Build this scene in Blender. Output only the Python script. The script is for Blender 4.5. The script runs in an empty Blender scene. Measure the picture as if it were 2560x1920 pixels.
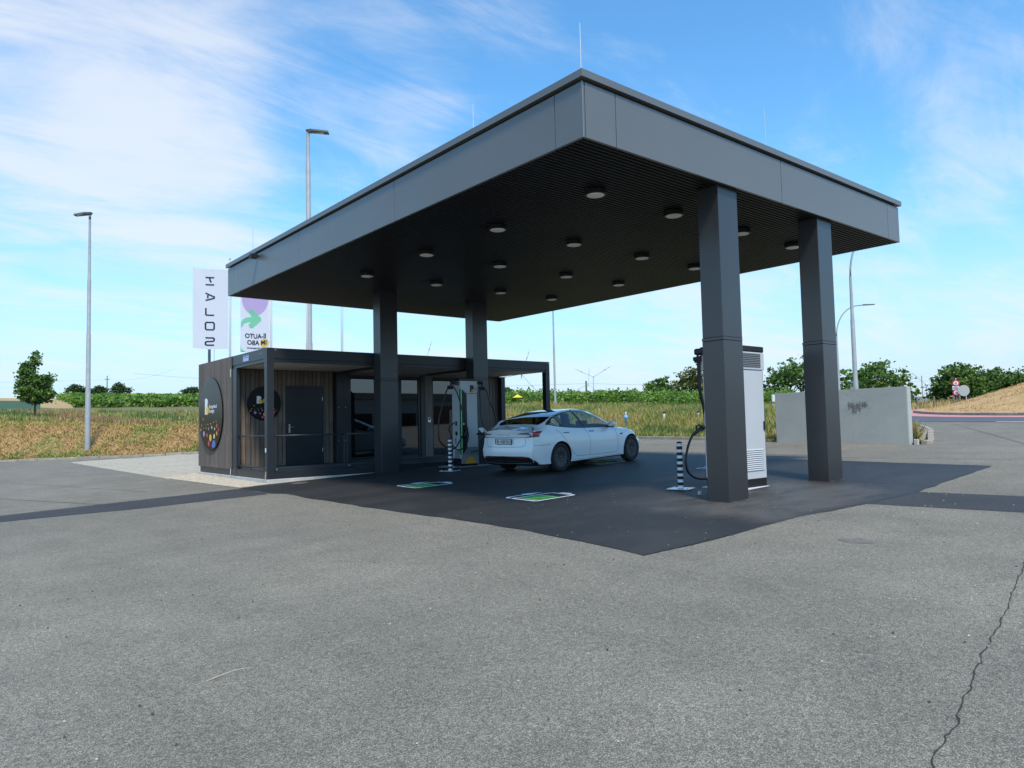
import bpy, bmesh, math, random
from math import sin, cos, pi, radians, sqrt, atan2, floor
from mathutils import Vector, Matrix, noise
from mathutils.bvhtree import BVHTree
from mathutils.geometry import delaunay_2d_cdt
random.seed(7)
sc = bpy.context.scene
col = sc.collection

# ------------------------------------------------------------------ camera
CAM = Vector((-6.383, -6.201, 1.299))
Rv = Vector((0.770, -0.637, -0.022)).normalized()
Fv = Vector((0.637, 0.769, 0.0558)).normalized()
Uv = Rv.cross(Fv).normalized(); Rv = Fv.cross(Uv).normalized()
cd = bpy.data.cameras.new('camera'); co = bpy.data.objects.new('camera', cd); col.objects.link(co)
co.matrix_world = Matrix(((Rv.x, Uv.x, -Fv.x, CAM.x), (Rv.y, Uv.y, -Fv.y, CAM.y), (Rv.z, Uv.z, -Fv.z, CAM.z), (0, 0, 0, 1)))
cd.sensor_width = 36; cd.lens = 25.432; cd.clip_start = .05; cd.clip_end = 9000
sc.camera = co

# ------------------------------------------------------------------ sun, sky, exposure
SUN_DIR = Vector((-0.42, -0.90, 0)).normalized()      # horizontal direction towards the sun
SUN_EL = radians(57)
sd = bpy.data.lights.new('sun', 'SUN'); so = bpy.data.objects.new('sun', sd); col.objects.link(so)
sd.energy = 2.4; sd.angle = radians(9); sd.color = (1, .915, .79)
tos = Vector((SUN_DIR.x*cos(SUN_EL), SUN_DIR.y*cos(SUN_EL), sin(SUN_EL)))
so.rotation_euler = tos.to_track_quat('Z', 'Y').to_euler()
w = bpy.data.worlds.new('World'); sc.world = w; w.use_nodes = True
N = w.node_tree.nodes; L = w.node_tree.links; N.clear()
out = N.new('ShaderNodeOutputWorld'); bg = N.new('ShaderNodeBackground'); L.new(bg.outputs[0], out.inputs[0])
bg.inputs[1].default_value = .15
sky = N.new('ShaderNodeTexSky'); sky.sky_type = 'NISHITA'; sky.sun_disc = False
sky.sun_elevation = SUN_EL; sky.sun_rotation = atan2(SUN_DIR.x, SUN_DIR.y)
sky.altitude = 150; sky.air_density = 1.0; sky.dust_density = .6; sky.ozone_density = 2.2
def wmath(op, a, b=None, c=None):
    n = N.new('ShaderNodeMath'); n.operation = op
    for i, v in enumerate((a, b, c)):
        if v is None: continue
        if isinstance(v, (int, float)): n.inputs[i].default_value = v
        else: L.new(v, n.inputs[i])
    return n.outputs[0]
def wmap(v, a, b, c=0., d=1., interp='SMOOTHSTEP'):
    n = N.new('ShaderNodeMapRange'); n.interpolation_type = interp
    L.new(v, n.inputs[0])
    for i, x in enumerate((a, b, c, d)): n.inputs[i+1].default_value = x
    return n.outputs[0]
tc = N.new('ShaderNodeTexCoord'); sx = N.new('ShaderNodeSeparateXYZ'); L.new(tc.outputs['Generated'], sx.inputs[0])
zz = wmath('ADD', wmath('MAXIMUM', sx.outputs[2], 0.), .12)
cx_ = wmath('DIVIDE', sx.outputs[0], zz); cy_ = wmath('DIVIDE', sx.outputs[1], zz)
cv = N.new('ShaderNodeCombineXYZ'); L.new(cx_, cv.inputs[0]); L.new(cy_, cv.inputs[1])
def cloud_noise(scale, rot, stretch, detail, rough, dist, off=0.):
    mp = N.new('ShaderNodeMapping'); mp.inputs['Rotation'].default_value = (0, 0, radians(rot)); mp.inputs['Scale'].default_value = (stretch, 1, 1)
    mp.inputs['Location'].default_value = (off, off*.7, 0)
    L.new(cv.outputs[0], mp.inputs[0])
    n = N.new('ShaderNodeTexNoise'); n.inputs['Scale'].default_value = scale; n.inputs['Detail'].default_value = detail
    n.inputs['Roughness'].default_value = rough; n.inputs['Distortion'].default_value = dist
    L.new(mp.outputs[0], n.inputs[0]); return n.outputs[0]
n1 = cloud_noise(1.5, -22, .60, 9, .60, .9, 3.1)
n2 = cloud_noise(4.2, -40, .38, 8, .66, .9, 1.7)
n3 = cloud_noise(.7, 10, .8, 3, .5, .2, 5.3)
base = wmath('ADD', wmath('MULTIPLY', n1, .52), wmath('ADD', wmath('MULTIPLY', n2, .33), wmath('MULTIPLY', n3, .22)))
# broad banks of cirrus: direction, cosine width, weight
BANKS = [((.14,.89,.43), .955, .12), ((.235,.905,.357), .988, .10), ((.442,.779,.444), .991, .085), ((.512,.769,.381), .995, .06), ((.557,.664,.499), .995, .07),
         ((.851,.284,.441), .992, .115), ((.916,.246,.316), .993, .12), ((.41,.885,.20), .97, .07), ((.19,.973,.127), .95, .09), ((.726,.686,.06), .95, .09), ((.947,.279,.162), .98, .10), ((.857,.489,.163), .98, .08)]
tot = base
for d_, cw, wt in BANKS:
    vm = N.new('ShaderNodeVectorMath'); vm.operation = 'DOT_PRODUCT'; L.new(tc.outputs['Generated'], vm.inputs[0]); vm.inputs[1].default_value = Vector(d_).normalized()
    tot = wmath('ADD', tot, wmap(vm.outputs['Value'], cw, 1., 0., wt))
mask = wmap(tot, .52, .84, 0., 1.)
mask = wmath('MULTIPLY', mask, .80)
haze = wmap(sx.outputs[2], 0.0, .30, .85, 0., 'SMOOTHSTEP')
# sky tint
hs = N.new('ShaderNodeHueSaturation'); hs.inputs['Saturation'].default_value = 1.12; hs.inputs['Value'].default_value = 1.0; L.new(sky.outputs[0], hs.inputs['Color'])
tn = N.new('ShaderNodeMix'); tn.data_type = 'RGBA'; tn.blend_type = 'MULTIPLY'; tn.inputs[0].default_value = 1
L.new(hs.outputs[0], tn.inputs[6]); tn.inputs[7].default_value = (.68, 1.0, 1.04, 1)
m1 = N.new('ShaderNodeMix'); m1.data_type = 'RGBA'; L.new(haze, m1.inputs[0]); L.new(tn.outputs[2], m1.inputs[6]); m1.inputs[7].default_value = (2.2, 2.62, 3.3, 1)
m2 = N.new('ShaderNodeMix'); m2.data_type = 'RGBA'; L.new(mask, m2.inputs[0]); L.new(m1.outputs[2], m2.inputs[6]); m2.inputs[7].default_value = (3.35, 3.5, 3.75, 1)
L.new(m2.outputs[2], bg.inputs[0])
sc.view_settings.view_transform = 'Standard'; sc.view_settings.look = 'None'; sc.view_settings.gamma = 1
sc.view_settings.exposure = .82; sc.view_settings.use_curve_mapping = False
sc.render.engine = 'CYCLES'
sc.cycles.max_bounces = 8; sc.cycles.transparent_max_bounces = 12

# ------------------------------------------------------------------ materials
MATS = {}
def mat(name, c=(.5, .5, .5), rough=.6, metal=0., spec=.5, var=0., vscale=3., bump=0., bscale=40., emit=None, c2=None, stretch=None, coat=0., objrand=0.):
    if name in MATS: return MATS[name]
    m = bpy.data.materials.new(name); m.use_nodes = True; nt = m.node_tree; b = nt.nodes['Principled BSDF']
    b.inputs['Base Color'].default_value = (*c, 1); b.inputs['Roughness'].default_value = rough; b.inputs['Metallic'].default_value = metal
    b.inputs['Specular IOR Level'].default_value = spec; b.inputs['Coat Weight'].default_value = coat; b.inputs['Coat Roughness'].default_value = .04
    if var or c2 or bump or objrand:
        t = nt.nodes.new('ShaderNodeTexCoord'); mp = nt.nodes.new('ShaderNodeMapping'); nt.links.new(t.outputs['Object'], mp.inputs[0])
        if stretch: mp.inputs['Scale'].default_value = stretch
    if var or c2:
        n = nt.nodes.new('ShaderNodeTexNoise'); n.inputs['Scale'].default_value = vscale; n.inputs['Detail'].default_value = 6; n.inputs['Roughness'].default_value = .6
        nt.links.new(mp.outputs[0], n.inputs[0])
        r = nt.nodes.new('ShaderNodeValToRGB'); r.color_ramp.elements[0].position = .32; r.color_ramp.elements[1].position = .68
        a = c2 if c2 else tuple(x*(1-var) for x in c); bb = c if c2 else tuple(min(1, x*(1+var)) for x in c)
        r.color_ramp.elements[0].color = (*a, 1); r.color_ramp.elements[1].color = (*bb, 1)
        nt.links.new(n.outputs[0], r.inputs[0]); src = r.outputs[0]
        if objrand:
            oi = nt.nodes.new('ShaderNodeObjectInfo'); mr = nt.nodes.new('ShaderNodeMapRange'); nt.links.new(oi.outputs['Random'], mr.inputs[0])
            mr.inputs[3].default_value = 1-objrand; mr.inputs[4].default_value = 1+objrand
            hv = nt.nodes.new('ShaderNodeHueSaturation'); nt.links.new(src, hv.inputs['Color']); nt.links.new(mr.outputs[0], hv.inputs['Value']); src = hv.outputs[0]
        nt.links.new(src, b.inputs['Base Color'])
    if bump:
        n = nt.nodes.new('ShaderNodeTexNoise'); n.inputs['Scale'].default_value = bscale; n.inputs['Detail'].default_value = 4
        nt.links.new(mp.outputs[0], n.inputs[0]); bp = nt.nodes.new('ShaderNodeBump'); bp.inputs['Strength'].default_value = bump; bp.inputs['Distance'].default_value = .01
        nt.links.new(n.outputs[0], bp.inputs['Height']); nt.links.new(bp.outputs[0], b.inputs['Normal'])
    if emit:
        b.inputs['Emission Color'].default_value = (*emit[0], 1); b.inputs['Emission Strength'].default_value = emit[1]
    MATS[name] = m; return m

def asphalt(name, stone_lo, stone_hi, tar, mix_tar, rough, stain, brown_tint=None, spec=.35):
    m = bpy.data.materials.new(name); m.use_nodes = True; nt = m.node_tree; b = nt.nodes['Principled BSDF']; n_, l_ = nt.nodes, nt.links
    t = n_.new('ShaderNodeTexCoord')
    def noi(scale, det=5, ro=.6, st=None, dist=0):
        mp = n_.new('ShaderNodeMapping'); l_.new(t.outputs['Object'], mp.inputs[0])
        if st: mp.inputs['Scale'].default_value = st[0]; mp.inputs['Rotation'].default_value = (0, 0, st[1])
        n = n_.new('ShaderNodeTexNoise'); n.inputs['Scale'].default_value = scale; n.inputs['Detail'].default_value = det; n.inputs['Roughness'].default_value = ro; n.inputs['Distortion'].default_value = dist
        l_.new(mp.outputs[0], n.inputs[0]); return n.outputs[0]
    def ramp(src, p0, p1, c0, c1):
        r = n_.new('ShaderNodeValToRGB'); e = r.color_ramp.elements; e[0].position = p0; e[1].position = p1; e[0].color = (*c0, 1); e[1].color = (*c1, 1); l_.new(src, r.inputs[0]); return r.outputs[0]
    def mix(f, a, b_, bt='MIX'):
        x = n_.new('ShaderNodeMix'); x.data_type = 'RGBA'; x.blend_type = bt
        if isinstance(f, float): x.inputs[0].default_value = f
        else: l_.new(f, x.inputs[0])
        for i, s in ((6, a), (7, b_)):
            if isinstance(s, tuple): x.inputs[i].default_value = (*s, 1)
            else: l_.new(s, x.inputs[i])
        return x.outputs[2]
    dn = noi(7, 3); dm = n_.new('ShaderNodeVectorMath'); dm.operation = 'ADD'
    vo = n_.new('ShaderNodeTexVoronoi'); vo.inputs['Scale'].default_value = 150; vo.inputs['Randomness'].default_value = 1; l_.new(t.outputs['Object'], vo.inputs[0])
    vs = n_.new('ShaderNodeSeparateColor'); l_.new(vo.outputs['Color'], vs.inputs[0])
    stone = ramp(vs.outputs[0], .05, .95, stone_lo, stone_hi)
    gap = ramp(vo.outputs['Distance'], .30, .62, (0, 0, 0), (1, 1, 1))
    gs = n_.new('ShaderNodeMath'); gs.operation = 'MULTIPLY'; gs.inputs[1].default_value = mix_tar; l_.new(gap, gs.inputs[0])
    c = mix(gs.outputs[0], stone, tar)
    # medium clumps of exposed stone, broad wear and streaks
    c = mix(1., c, ramp(noi(28, 4, .7), .30, .72, (.72,)*3, (1.28,)*3), 'MULTIPLY')
    c = mix(1., c, ramp(noi(1.6, 6, .6, None, .4), .28, .75, (1-stain,)*3, (1+stain, 1+stain, 1+stain*.9)), 'MULTIPLY')
    c = mix(1., c, ramp(noi(.22, 5, .55, None, .8), .3, .7, (1-stain*.8, 1-stain*.8, 1-stain*.7), (1+stain*.6, 1+stain*.58, 1+stain*.5)), 'MULTIPLY')
    c = mix(1., c, ramp(noi(.9, 4, .6, ((.12, 1, 1), radians(5)), .2), .35, .7, (1-stain*.6,)*3, (1+stain*.5,)*3), 'MULTIPLY')
    c = mix(1., c, ramp(noi(.8, 5, .6, ((1, .10, 1), radians(-4)), .3), .35, .68, (1-stain*.7,)*3, (1+stain*.55,)*3), 'MULTIPLY')
    if brown_tint:
        dcol, amt, boost = brown_tint
        dn1 = noi(.75, 7, .68, ((.55, 1, 1), .2), .8); f = ramp(dn1, .47, .72, (0, 0, 0), (amt,)*3)
        if boost:
            sep = n_.new('ShaderNodeSeparateXYZ'); l_.new(t.outputs['Object'], sep.inputs[0])
            def band(o, a0, a1, a2, a3):
                q1 = n_.new('ShaderNodeMapRange'); q1.interpolation_type = 'SMOOTHSTEP'; l_.new(o, q1.inputs[0]); q1.inputs[1].default_value = a0; q1.inputs[2].default_value = a1
                q2 = n_.new('ShaderNodeMapRange'); q2.interpolation_type = 'SMOOTHSTEP'; l_.new(o, q2.inputs[0]); q2.inputs[1].default_value = a2; q2.inputs[2].default_value = a3; q2.inputs[3].default_value = 1; q2.inputs[4].default_value = 0
                q = n_.new('ShaderNodeMath'); q.operation = 'MULTIPLY'; l_.new(q1.outputs[0], q.inputs[0]); l_.new(q2.outputs[0], q.inputs[1]); return q.outputs[0]
            bx = band(sep.outputs[0], 1.4, 2.2, 5.2, 6.4); by = band(sep.outputs[1], -1.7, -1.1, .6, 1.9)  # paler brown zone around the near column, broken up by noise
            q = n_.new('ShaderNodeMath'); q.operation = 'MULTIPLY'; l_.new(bx, q.inputs[0]); l_.new(by, q.inputs[1])
            f2 = ramp(noi(1.3, 7, .7, ((.5, 1, 1), .1), .6), .38, .62, (.12,)*3, (.75,)*3)
            q3 = n_.new('ShaderNodeMath'); q3.operation = 'MULTIPLY'; l_.new(q.outputs[0], q3.inputs[0]); l_.new(f2, q3.inputs[1])
            q4 = n_.new('ShaderNodeMath'); q4.operation = 'MAXIMUM'; l_.new(f, q4.inputs[0]); l_.new(q3.outputs[0], q4.inputs[1]); f = q4.outputs[0]
        c = mix(f, c, dcol)
    l_.new(c, b.inputs['Base Color']); b.inputs['Roughness'].default_value = rough; b.inputs['Specular IOR Level'].default_value = spec
    bp = n_.new('ShaderNodeBump'); bp.inputs['Strength'].default_value = .55; bp.inputs['Distance'].default_value = .004; bp.invert = True
    l_.new(vo.outputs['Distance'], bp.inputs['Height'])
    bp2 = n_.new('ShaderNodeBump'); bp2.inputs['Strength'].default_value = .35; bp2.inputs['Distance'].default_value = .012; l_.new(noi(28, 4, .7), bp2.inputs['Height']); l_.new(bp.outputs[0], bp2.inputs['Normal'])
    l_.new(bp2.outputs[0], b.inputs['Normal'])
    MATS[name] = m; return m

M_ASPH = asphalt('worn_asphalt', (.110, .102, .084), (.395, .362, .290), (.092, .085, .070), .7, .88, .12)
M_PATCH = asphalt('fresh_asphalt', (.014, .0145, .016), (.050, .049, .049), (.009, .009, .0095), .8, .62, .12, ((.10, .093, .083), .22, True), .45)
M_STRIP = asphalt('trench_asphalt', (.03, .03, .033), (.10, .10, .105), (.022, .022, .024), .8, .8, .12)
M_ROAD = mat('road_asphalt', (.085, .087, .10), .85, var=.12, vscale=.5, bump=.3, bscale=60)
M_RED = mat('red_concrete_ring', (.50, .22, .21), .85, var=.1, vscale=1.)
M_DARK = mat('anthracite_coated_metal', (.032, .033, .036), .28, spec=.60, var=.06, vscale=1.2)
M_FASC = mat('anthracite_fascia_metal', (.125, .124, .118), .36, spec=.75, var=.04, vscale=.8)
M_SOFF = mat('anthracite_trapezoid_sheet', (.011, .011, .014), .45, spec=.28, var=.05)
M_FRAME = mat('anthracite_steel_frame', (.020, .023, .029), .36, spec=.45, var=.08, vscale=2)
M_BLACK = mat('black_plastic', (.012, .012, .013), .4, spec=.4)
M_GAP = mat('black_gap', (.004, .004, .005), .8)
M_WOOD = mat('grey_brown_wood', (.175, .135, .108), .68, c2=(.10, .077, .061), vscale=5, stretch=(6, 6, .5), bump=.35, bscale=30, objrand=.22)
M_CONC = mat('light_concrete', (.46, .45, .42), .85, var=.14, vscale=2.5, bump=.25, bscale=60)
M_SLAB = mat('cream_concrete_slab', (.37, .33, .255), .85, var=.1, vscale=1.8, bump=.2, bscale=60, objrand=.06)
M_KERB = mat('weathered_kerb_stone', (.36, .31, .26), .85, c2=(.22, .18, .14), vscale=2.2, bump=.3, bscale=30, objrand=.15)
M_PEB = mat('pale_gravel', (.43, .38, .30), .8, var=.25, vscale=9)
M_CEIL = mat('pale_ceiling_board', (.55, .52, .46), .6, var=.04)
M_GALV = mat('galvanised_steel', (.30, .32, .33), .5, metal=.0, var=.12, vscale=4)
M_WHITEP = mat('white_paint', (.80, .80, .80), .5)
M_GREENP = mat('green_road_paint', (.12, .50, .10), .6, var=.08, vscale=12)
M_MARKW = mat('white_road_paint', (.78, .79, .80), .6, var=.06, vscale=20)
M_MARKK = mat('black_road_primer', (.008, .008, .009), .6)
M_CHG = mat('silver_grey_charger_paint', (.50, .51, .52), .38, metal=.0, var=.02, vscale=2)
M_CHG2 = mat('grey_charger_panel', (.20, .21, .225), .45)
M_ORANGE = mat('orange_print', (.75, .36, .03), .5)
M_RUB = mat('black_rubber_cable', (.012, .012, .014), .45)
M_LED = mat('green_led_strip', (.16, .50, .28), .3, emit=((.15, .85, .40), .07))
M_LAMPG = mat('frosted_lamp_cover', (.88, .87, .84), .35)
M_STEEL = mat('brushed_steel', (.55, .56, .58), .3, metal=.8)

def glass_mat(name, tint, trans, gl=.06, rough=0.01):
    m = bpy.data.materials.new(name); m.use_nodes = True; nt = m.node_tree; nt.nodes.clear()
    o = nt.nodes.new('ShaderNodeOutputMaterial'); tr = nt.nodes.new('ShaderNodeBsdfTransparent'); tr.inputs[0].default_value = (*tint, 1)
    df = nt.nodes.new('ShaderNodeBsdfDiffuse'); df.inputs[0].default_value = (.01, .011, .012, 1)
    g = nt.nodes.new('ShaderNodeBsdfGlossy'); g.inputs['Roughness'].default_value = rough; g.inputs[0].default_value = (.95, .97, 1, 1)
    ms = nt.nodes.new('ShaderNodeMixShader'); ms.inputs[0].default_value = trans
    nt.links.new(df.outputs[0], ms.inputs[1]); nt.links.new(tr.outputs[0], ms.inputs[2])
    lw = nt.nodes.new('ShaderNodeLayerWeight'); lw.inputs[0].default_value = .5; pw = nt.nodes.new('ShaderNodeMath'); pw.operation = 'POWER'; pw.inputs[1].default_value = 4.; nt.links.new(lw.outputs['Facing'], pw.inputs[0])
    ad = nt.nodes.new('ShaderNodeMath'); ad.operation = 'ADD'; ad.use_clamp = True; ad.inputs[1].default_value = gl; nt.links.new(pw.outputs[0], ad.inputs[0])
    m2 = nt.nodes.new('ShaderNodeMixShader'); nt.links.new(ad.outputs[0], m2.inputs[0]); nt.links.new(ms.outputs[0], m2.inputs[1]); nt.links.new(g.outputs[0], m2.inputs[2])
    nt.links.new(m2.outputs[0], o.inputs[0]); MATS[name] = m; return m
M_HGLASS = glass_mat('coated_window_glass', (.25, .27, .28), .55, .10)
M_CGLASS = glass_mat('tinted_side_glass', (.80, .86, .83), 1., .05)
M_RGLASS = glass_mat('dark_roof_glass', (.16, .18, .18), .5, .04)

# ------------------------------------------------------------------ helpers
class MB:
    def __init__(s): s.v = []; s.f = []; s.m = []; s.mi = 0
    def add(s, vs, fs):
        o = len(s.v); s.v += [tuple(v) for v in vs]; s.f += [tuple(i+o for i in f) for f in fs]; s.m += [s.mi]*len(fs); return s
    def box(s, x0, y0, z0, x1, y1, z1, b=0):
        if b:
            # chamfered box (all 12 edges)
            bm = bmesh.new(); bmesh.ops.create_cube(bm, size=1)
            for v in bm.verts: v.co = Vector(((x0+x1)/2+v.co.x*(x1-x0), (y0+y1)/2+v.co.y*(y1-y0), (z0+z1)/2+v.co.z*(z1-z0)))
            bmesh.ops.bevel(bm, geom=bm.edges[:], offset=b, segments=2, profile=.5, affect='EDGES')
            s.frombm(bm); return s
        return s.add([(x0,y0,z0),(x1,y0,z0),(x1,y1,z0),(x0,y1,z0),(x0,y0,z1),(x1,y0,z1),(x1,y1,z1),(x0,y1,z1)],
                     [(3,2,1,0),(4,5,6,7),(0,1,5,4),(1,2,6,5),(2,3,7,6),(3,0,4,7)])
    def frombm(s, bm):
        bm.verts.index_update(); s.add([v.co[:] for v in bm.verts], [tuple(v.index for v in f.verts) for f in bm.faces]); bm.free()
    def tube(s, pts, r, n=8, cap=True):
        pts = [Vector(p) for p in pts]; rs = r if isinstance(r, (list, tuple)) else [r]*len(pts)
        o = []; prev = None
        for i, p in enumerate(pts):
            d = (pts[min(i+1, len(pts)-1)]-pts[max(i-1, 0)]).normalized()
            if prev is None:
                a = Vector((0, 0, 1)) if abs(d.z) < .9 else Vector((1, 0, 0)); x = d.cross(a).normalized()
            else: x = (prev-d*prev.dot(d)).normalized()
            prev = x; y = d.cross(x)
            o += [p+(x*cos(2*pi*k/n)+y*sin(2*pi*k/n))*rs[i] for k in range(n)]
        fs = [(i*n+k, i*n+(k+1) % n, (i+1)*n+(k+1) % n, (i+1)*n+k) for i in range(len(pts)-1) for k in range(n)]
        if cap: fs += [tuple(range(n))[::-1], tuple(range((len(pts)-1)*n, len(pts)*n))]
        return s.add(o, fs)
    def lathe(s, prof, c=(0, 0, 0), n=24, axis='z', cap=True):
        o = []
        for r, h in prof:
            for k in range(n):
                a = 2*pi*k/n; x, y, z = r*cos(a), r*sin(a), h
                if axis == 'y': x, y, z = x, z, y
                if axis == 'x': x, y, z = z, x, y
                o.append((c[0]+x, c[1]+y, c[2]+z))
        fs = [(i*n+k, i*n+(k+1) % n, (i+1)*n+(k+1) % n, (i+1)*n+k) for i in range(len(prof)-1) for k in range(n)]
        if cap and prof[0][0] > 0: fs.append(tuple(range(n))[::-1])
        if cap and prof[-1][0] > 0: fs.append(tuple(range((len(prof)-1)*n, len(prof)*n)))
        return s.add(o, fs)
    def prism(s, poly, z0, z1, M=None):
        n = len(poly); vs = [(p[0], p[1], z0) for p in poly]+[(p[0], p[1], z1) for p in poly]
        if M is not None: vs = [tuple(M @ Vector(v)) for v in vs]
        return s.add(vs, [tuple(range(n))[::-1], tuple(range(n, 2*n))]+[(i, (i+1) % n, n+(i+1) % n, n+i) for i in range(n)])
    def mesh(s, name, mats, origin=(0, 0, 0), smooth=False):
        me = bpy.data.meshes.new(name); ox, oy, oz = origin
        me.from_pydata([(x-ox, y-oy, z-oz) for x, y, z in s.v], [], s.f)
        for m in (mats if isinstance(mats, (list, tuple)) else [mats]): me.materials.append(m)
        if any(s.m): me.polygons.foreach_set('material_index', s.m)
        if smooth: me.polygons.foreach_set('use_smooth', [True]*len(me.polygons))
        me.update()
        return me
    def build(s, name, mats, parent=None, smooth=False, origin=None, auto=None):
        og = origin if origin is not None else ((parent['og'] if parent is not None and 'og' in parent else (0, 0, 0)))
        me = s.mesh(name, mats, og, smooth)
        if auto is not None:
            me.set_sharp_from_angle(angle=radians(auto))
        o = bpy.data.objects.new(name, me); col.objects.link(o)
        if parent is not None:
            o.parent = parent
            if 'og' in parent: o['og'] = tuple(parent['og'])
        elif origin is not None: o.location = origin
        return o
def tag(o, label, cat=None, group=None):
    o['label'] = label
    if cat: o['category'] = cat
    if group: o['group'] = group
    return o
def thing(name, label, cat, loc=(0, 0, 0), group=None):
    o = bpy.data.objects.new(name, None); col.objects.link(o); o.empty_display_size = .2; o.location = loc; o['og'] = tuple(loc)
    return tag(o, label, cat, group)
def kids(o): return [c for c in list(col.objects) if c.parent == o]
def dup(o, parent=None):
    c = o.copy(); col.objects.link(c); c.parent = parent
    for k in list(o.children): dup(k, c)
    return c
def gz(u, v): return -0.04388+0.036176*u+0.0048364*v
def struct(o): o['kind'] = 'structure'; return o
def stuff(o): o['kind'] = 'stuff'; return o
def sheet(name, poly, off, m, kind='structure', parent=None, grid=None):
    """polygon lying on the sloping yard, off metres above it"""
    b = MB(); b.add([(x, y, gz(x, y)+off) for x, y in poly], [tuple(range(len(poly)))])
    me = b.mesh(name, m); bm = bmesh.new(); bm.from_mesh(me); bmesh.ops.triangulate(bm, faces=bm.faces[:]); bmesh.ops.recalc_face_normals(bm, faces=bm.faces[:])
    for f in bm.faces:
        if f.normal.z < 0: f.normal_flip()
    bm.to_mesh(me); bm.free()
    o = bpy.data.objects.new(name, me); col.objects.link(o)
    if kind: o['kind'] = kind
    if parent is not None: o.parent = parent
    return o
def text_mesh(body, size, font_bold=False, align='LEFT', ext=0., spacing=1.0):
    cu = bpy.data.curves.new('lettering', 'FONT'); cu.body = body; cu.size = size; cu.align_x = align; cu.extrude = ext; cu.space_character = spacing
    if font_bold: cu.offset = size*.022
    cu.resolution_u = 3
    o = bpy.data.objects.new('lettering', cu); col.objects.link(o)
    bpy.context.view_layer.update()
    me = bpy.data.meshes.new_from_object(o.evaluated_get(bpy.context.evaluated_depsgraph_get()))
    vs = [v.co.copy() for v in me.vertices]; fs = [tuple(p.vertices) for p in me.polygons]
    bpy.data.objects.remove(o); bpy.data.curves.remove(cu); bpy.data.meshes.remove(me)
    return vs, fs
def stroke(pts, wd, closed=False):
    """flat 2-D polyline with width -> list of quads (vertices, faces)"""
    pts = [Vector(p[:2]) for p in pts]; n = len(pts); vs = []; fs = []
    for i, p in enumerate(pts):
        a = pts[i-1] if (i or closed) else p; b = pts[(i+1) % n] if (i < n-1 or closed) else p
        d1 = (p-a).normalized() if (p-a).length > 0 else None; d2 = (b-p).normalized() if (b-p).length > 0 else None
        d1 = d1 or d2; d2 = d2 or d1
        n1 = Vector((-d1.y, d1.x)); n2 = Vector((-d2.y, d2.x)); m = (n1+n2)
        m = m.normalized() if m.length > 1e-6 else n1
        k = wd/2/max(.45, m.dot(n1)); vs += [p+m*k, p-m*k]
    for i in range(n if closed else n-1):
        j = (i+1) % n; fs.append((2*i, 2*j, 2*j+1, 2*i+1))
    return vs, fs
def arc(cx, cy, r, a0, a1, n=12, ry=None):
    ry = ry or r
    return [(cx+r*cos(radians(a0+(a1-a0)*i/n)), cy+ry*sin(radians(a0+(a1-a0)*i/n))) for i in range(n+1)]
def pchip(xs, ys, x):
    n = len(xs)
    if x <= xs[0]: return ys[0]
    if x >= xs[-1]: return ys[-1]
    h = [xs[i+1]-xs[i] for i in range(n-1)]; d = [(ys[i+1]-ys[i])/h[i] for i in range(n-1)]
    def sl(i):
        if i == 0: return d[0]
        if i == n-1: return d[-1]
        if d[i-1]*d[i] <= 0: return 0
        w1 = 2*h[i]+h[i-1]; w2 = h[i]+2*h[i-1]
        return (w1+w2)/(w1/d[i-1]+w2/d[i])
    i = max(k for k in range(n-1) if xs[k] <= x); t = (x-xs[i])/h[i]; m0 = sl(i)*h[i]; m1 = sl(i+1)*h[i]
    return (2*t**3-3*t*t+1)*ys[i]+(t**3-2*t*t+t)*m0+(-2*t**3+3*t*t)*ys[i+1]+(t**3-t*t)*m1
def sm(a, b, x):
    t = max(0, min(1, (x-a)/(b-a))); return t*t*(3-2*t)
# ================================================================== SETTING
CX, CY = CAM.x, CAM.y
TT = [(94.91, [(47,2.04),(60,2.53),(90,4.07),(200,9.03),(600,24.72)]), (85.66, [(47,2.09),(60,2.63),(90,4.43),(200,9.70),(600,26.78)]),
 (78.82, [(46,1.71),(60,2.60),(90,4.38),(150,7.10),(250,11.93),(600,26.82)]), (73.70, [(44,1.66),(60,2.64),(90,4.32),(150,7.02),(250,11.98),(600,26.62)]),
 (62.25, [(40,1.72),(60,2.74),(90,4.09),(150,6.68),(250,11.49),(600,25.43)]), (49.77, [(36,1.61),(45,2.26),(70,3.25),(150,6.32),(300,12.33),(600,23.37)]),
 (40.37, [(35,1.57),(45,2.08),(70,2.90),(150,5.46),(300,10.76),(600,20.22)]), (31.50, [(32,1.34),(45,1.85),(70,2.52),(150,4.62),(300,9.04),(600,16.78)]),
 (24.74, [(33,1.30),(45,1.57),(70,2.27),(150,3.98),(300,7.85),(600,14.41)]), (21.47, [(55,1.59),(70,2.01),(100,2.51),(150,3.26),(300,6.96),(600,13.78)]),
 (18.18, [(58,1.73),(80,2.01),(100,2.33),(150,3.12),(300,6.34),(600,12.50)]), (12.27, [(58,1.60),(80,1.81),(100,2.07),(150,2.72),(300,5.45),(600,10.63)])]
KERB = [(-60,110),(-25,65),(-3.1,36.9),(-.27,33.5),(2.8,30.4),(4.1,29.6),(8,27.5),(12,24),(15.2,18),(16.2,13.1),(15.9,9.5),(15.25,6.6),(15.0,4.5),(14.75,2.1),(15.4,1.93),(18,2.9),(20.65,3.87),(23.4,5.2),(25.3,6.9),(26.6,9.5),(27.5,13),(29.5,16),(36,21),(60,34),(110,50)]
YARD = KERB+[(120,-30),(60,-42),(-20,-46),(-52,-30),(-70,40),(-80,110)]
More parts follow.
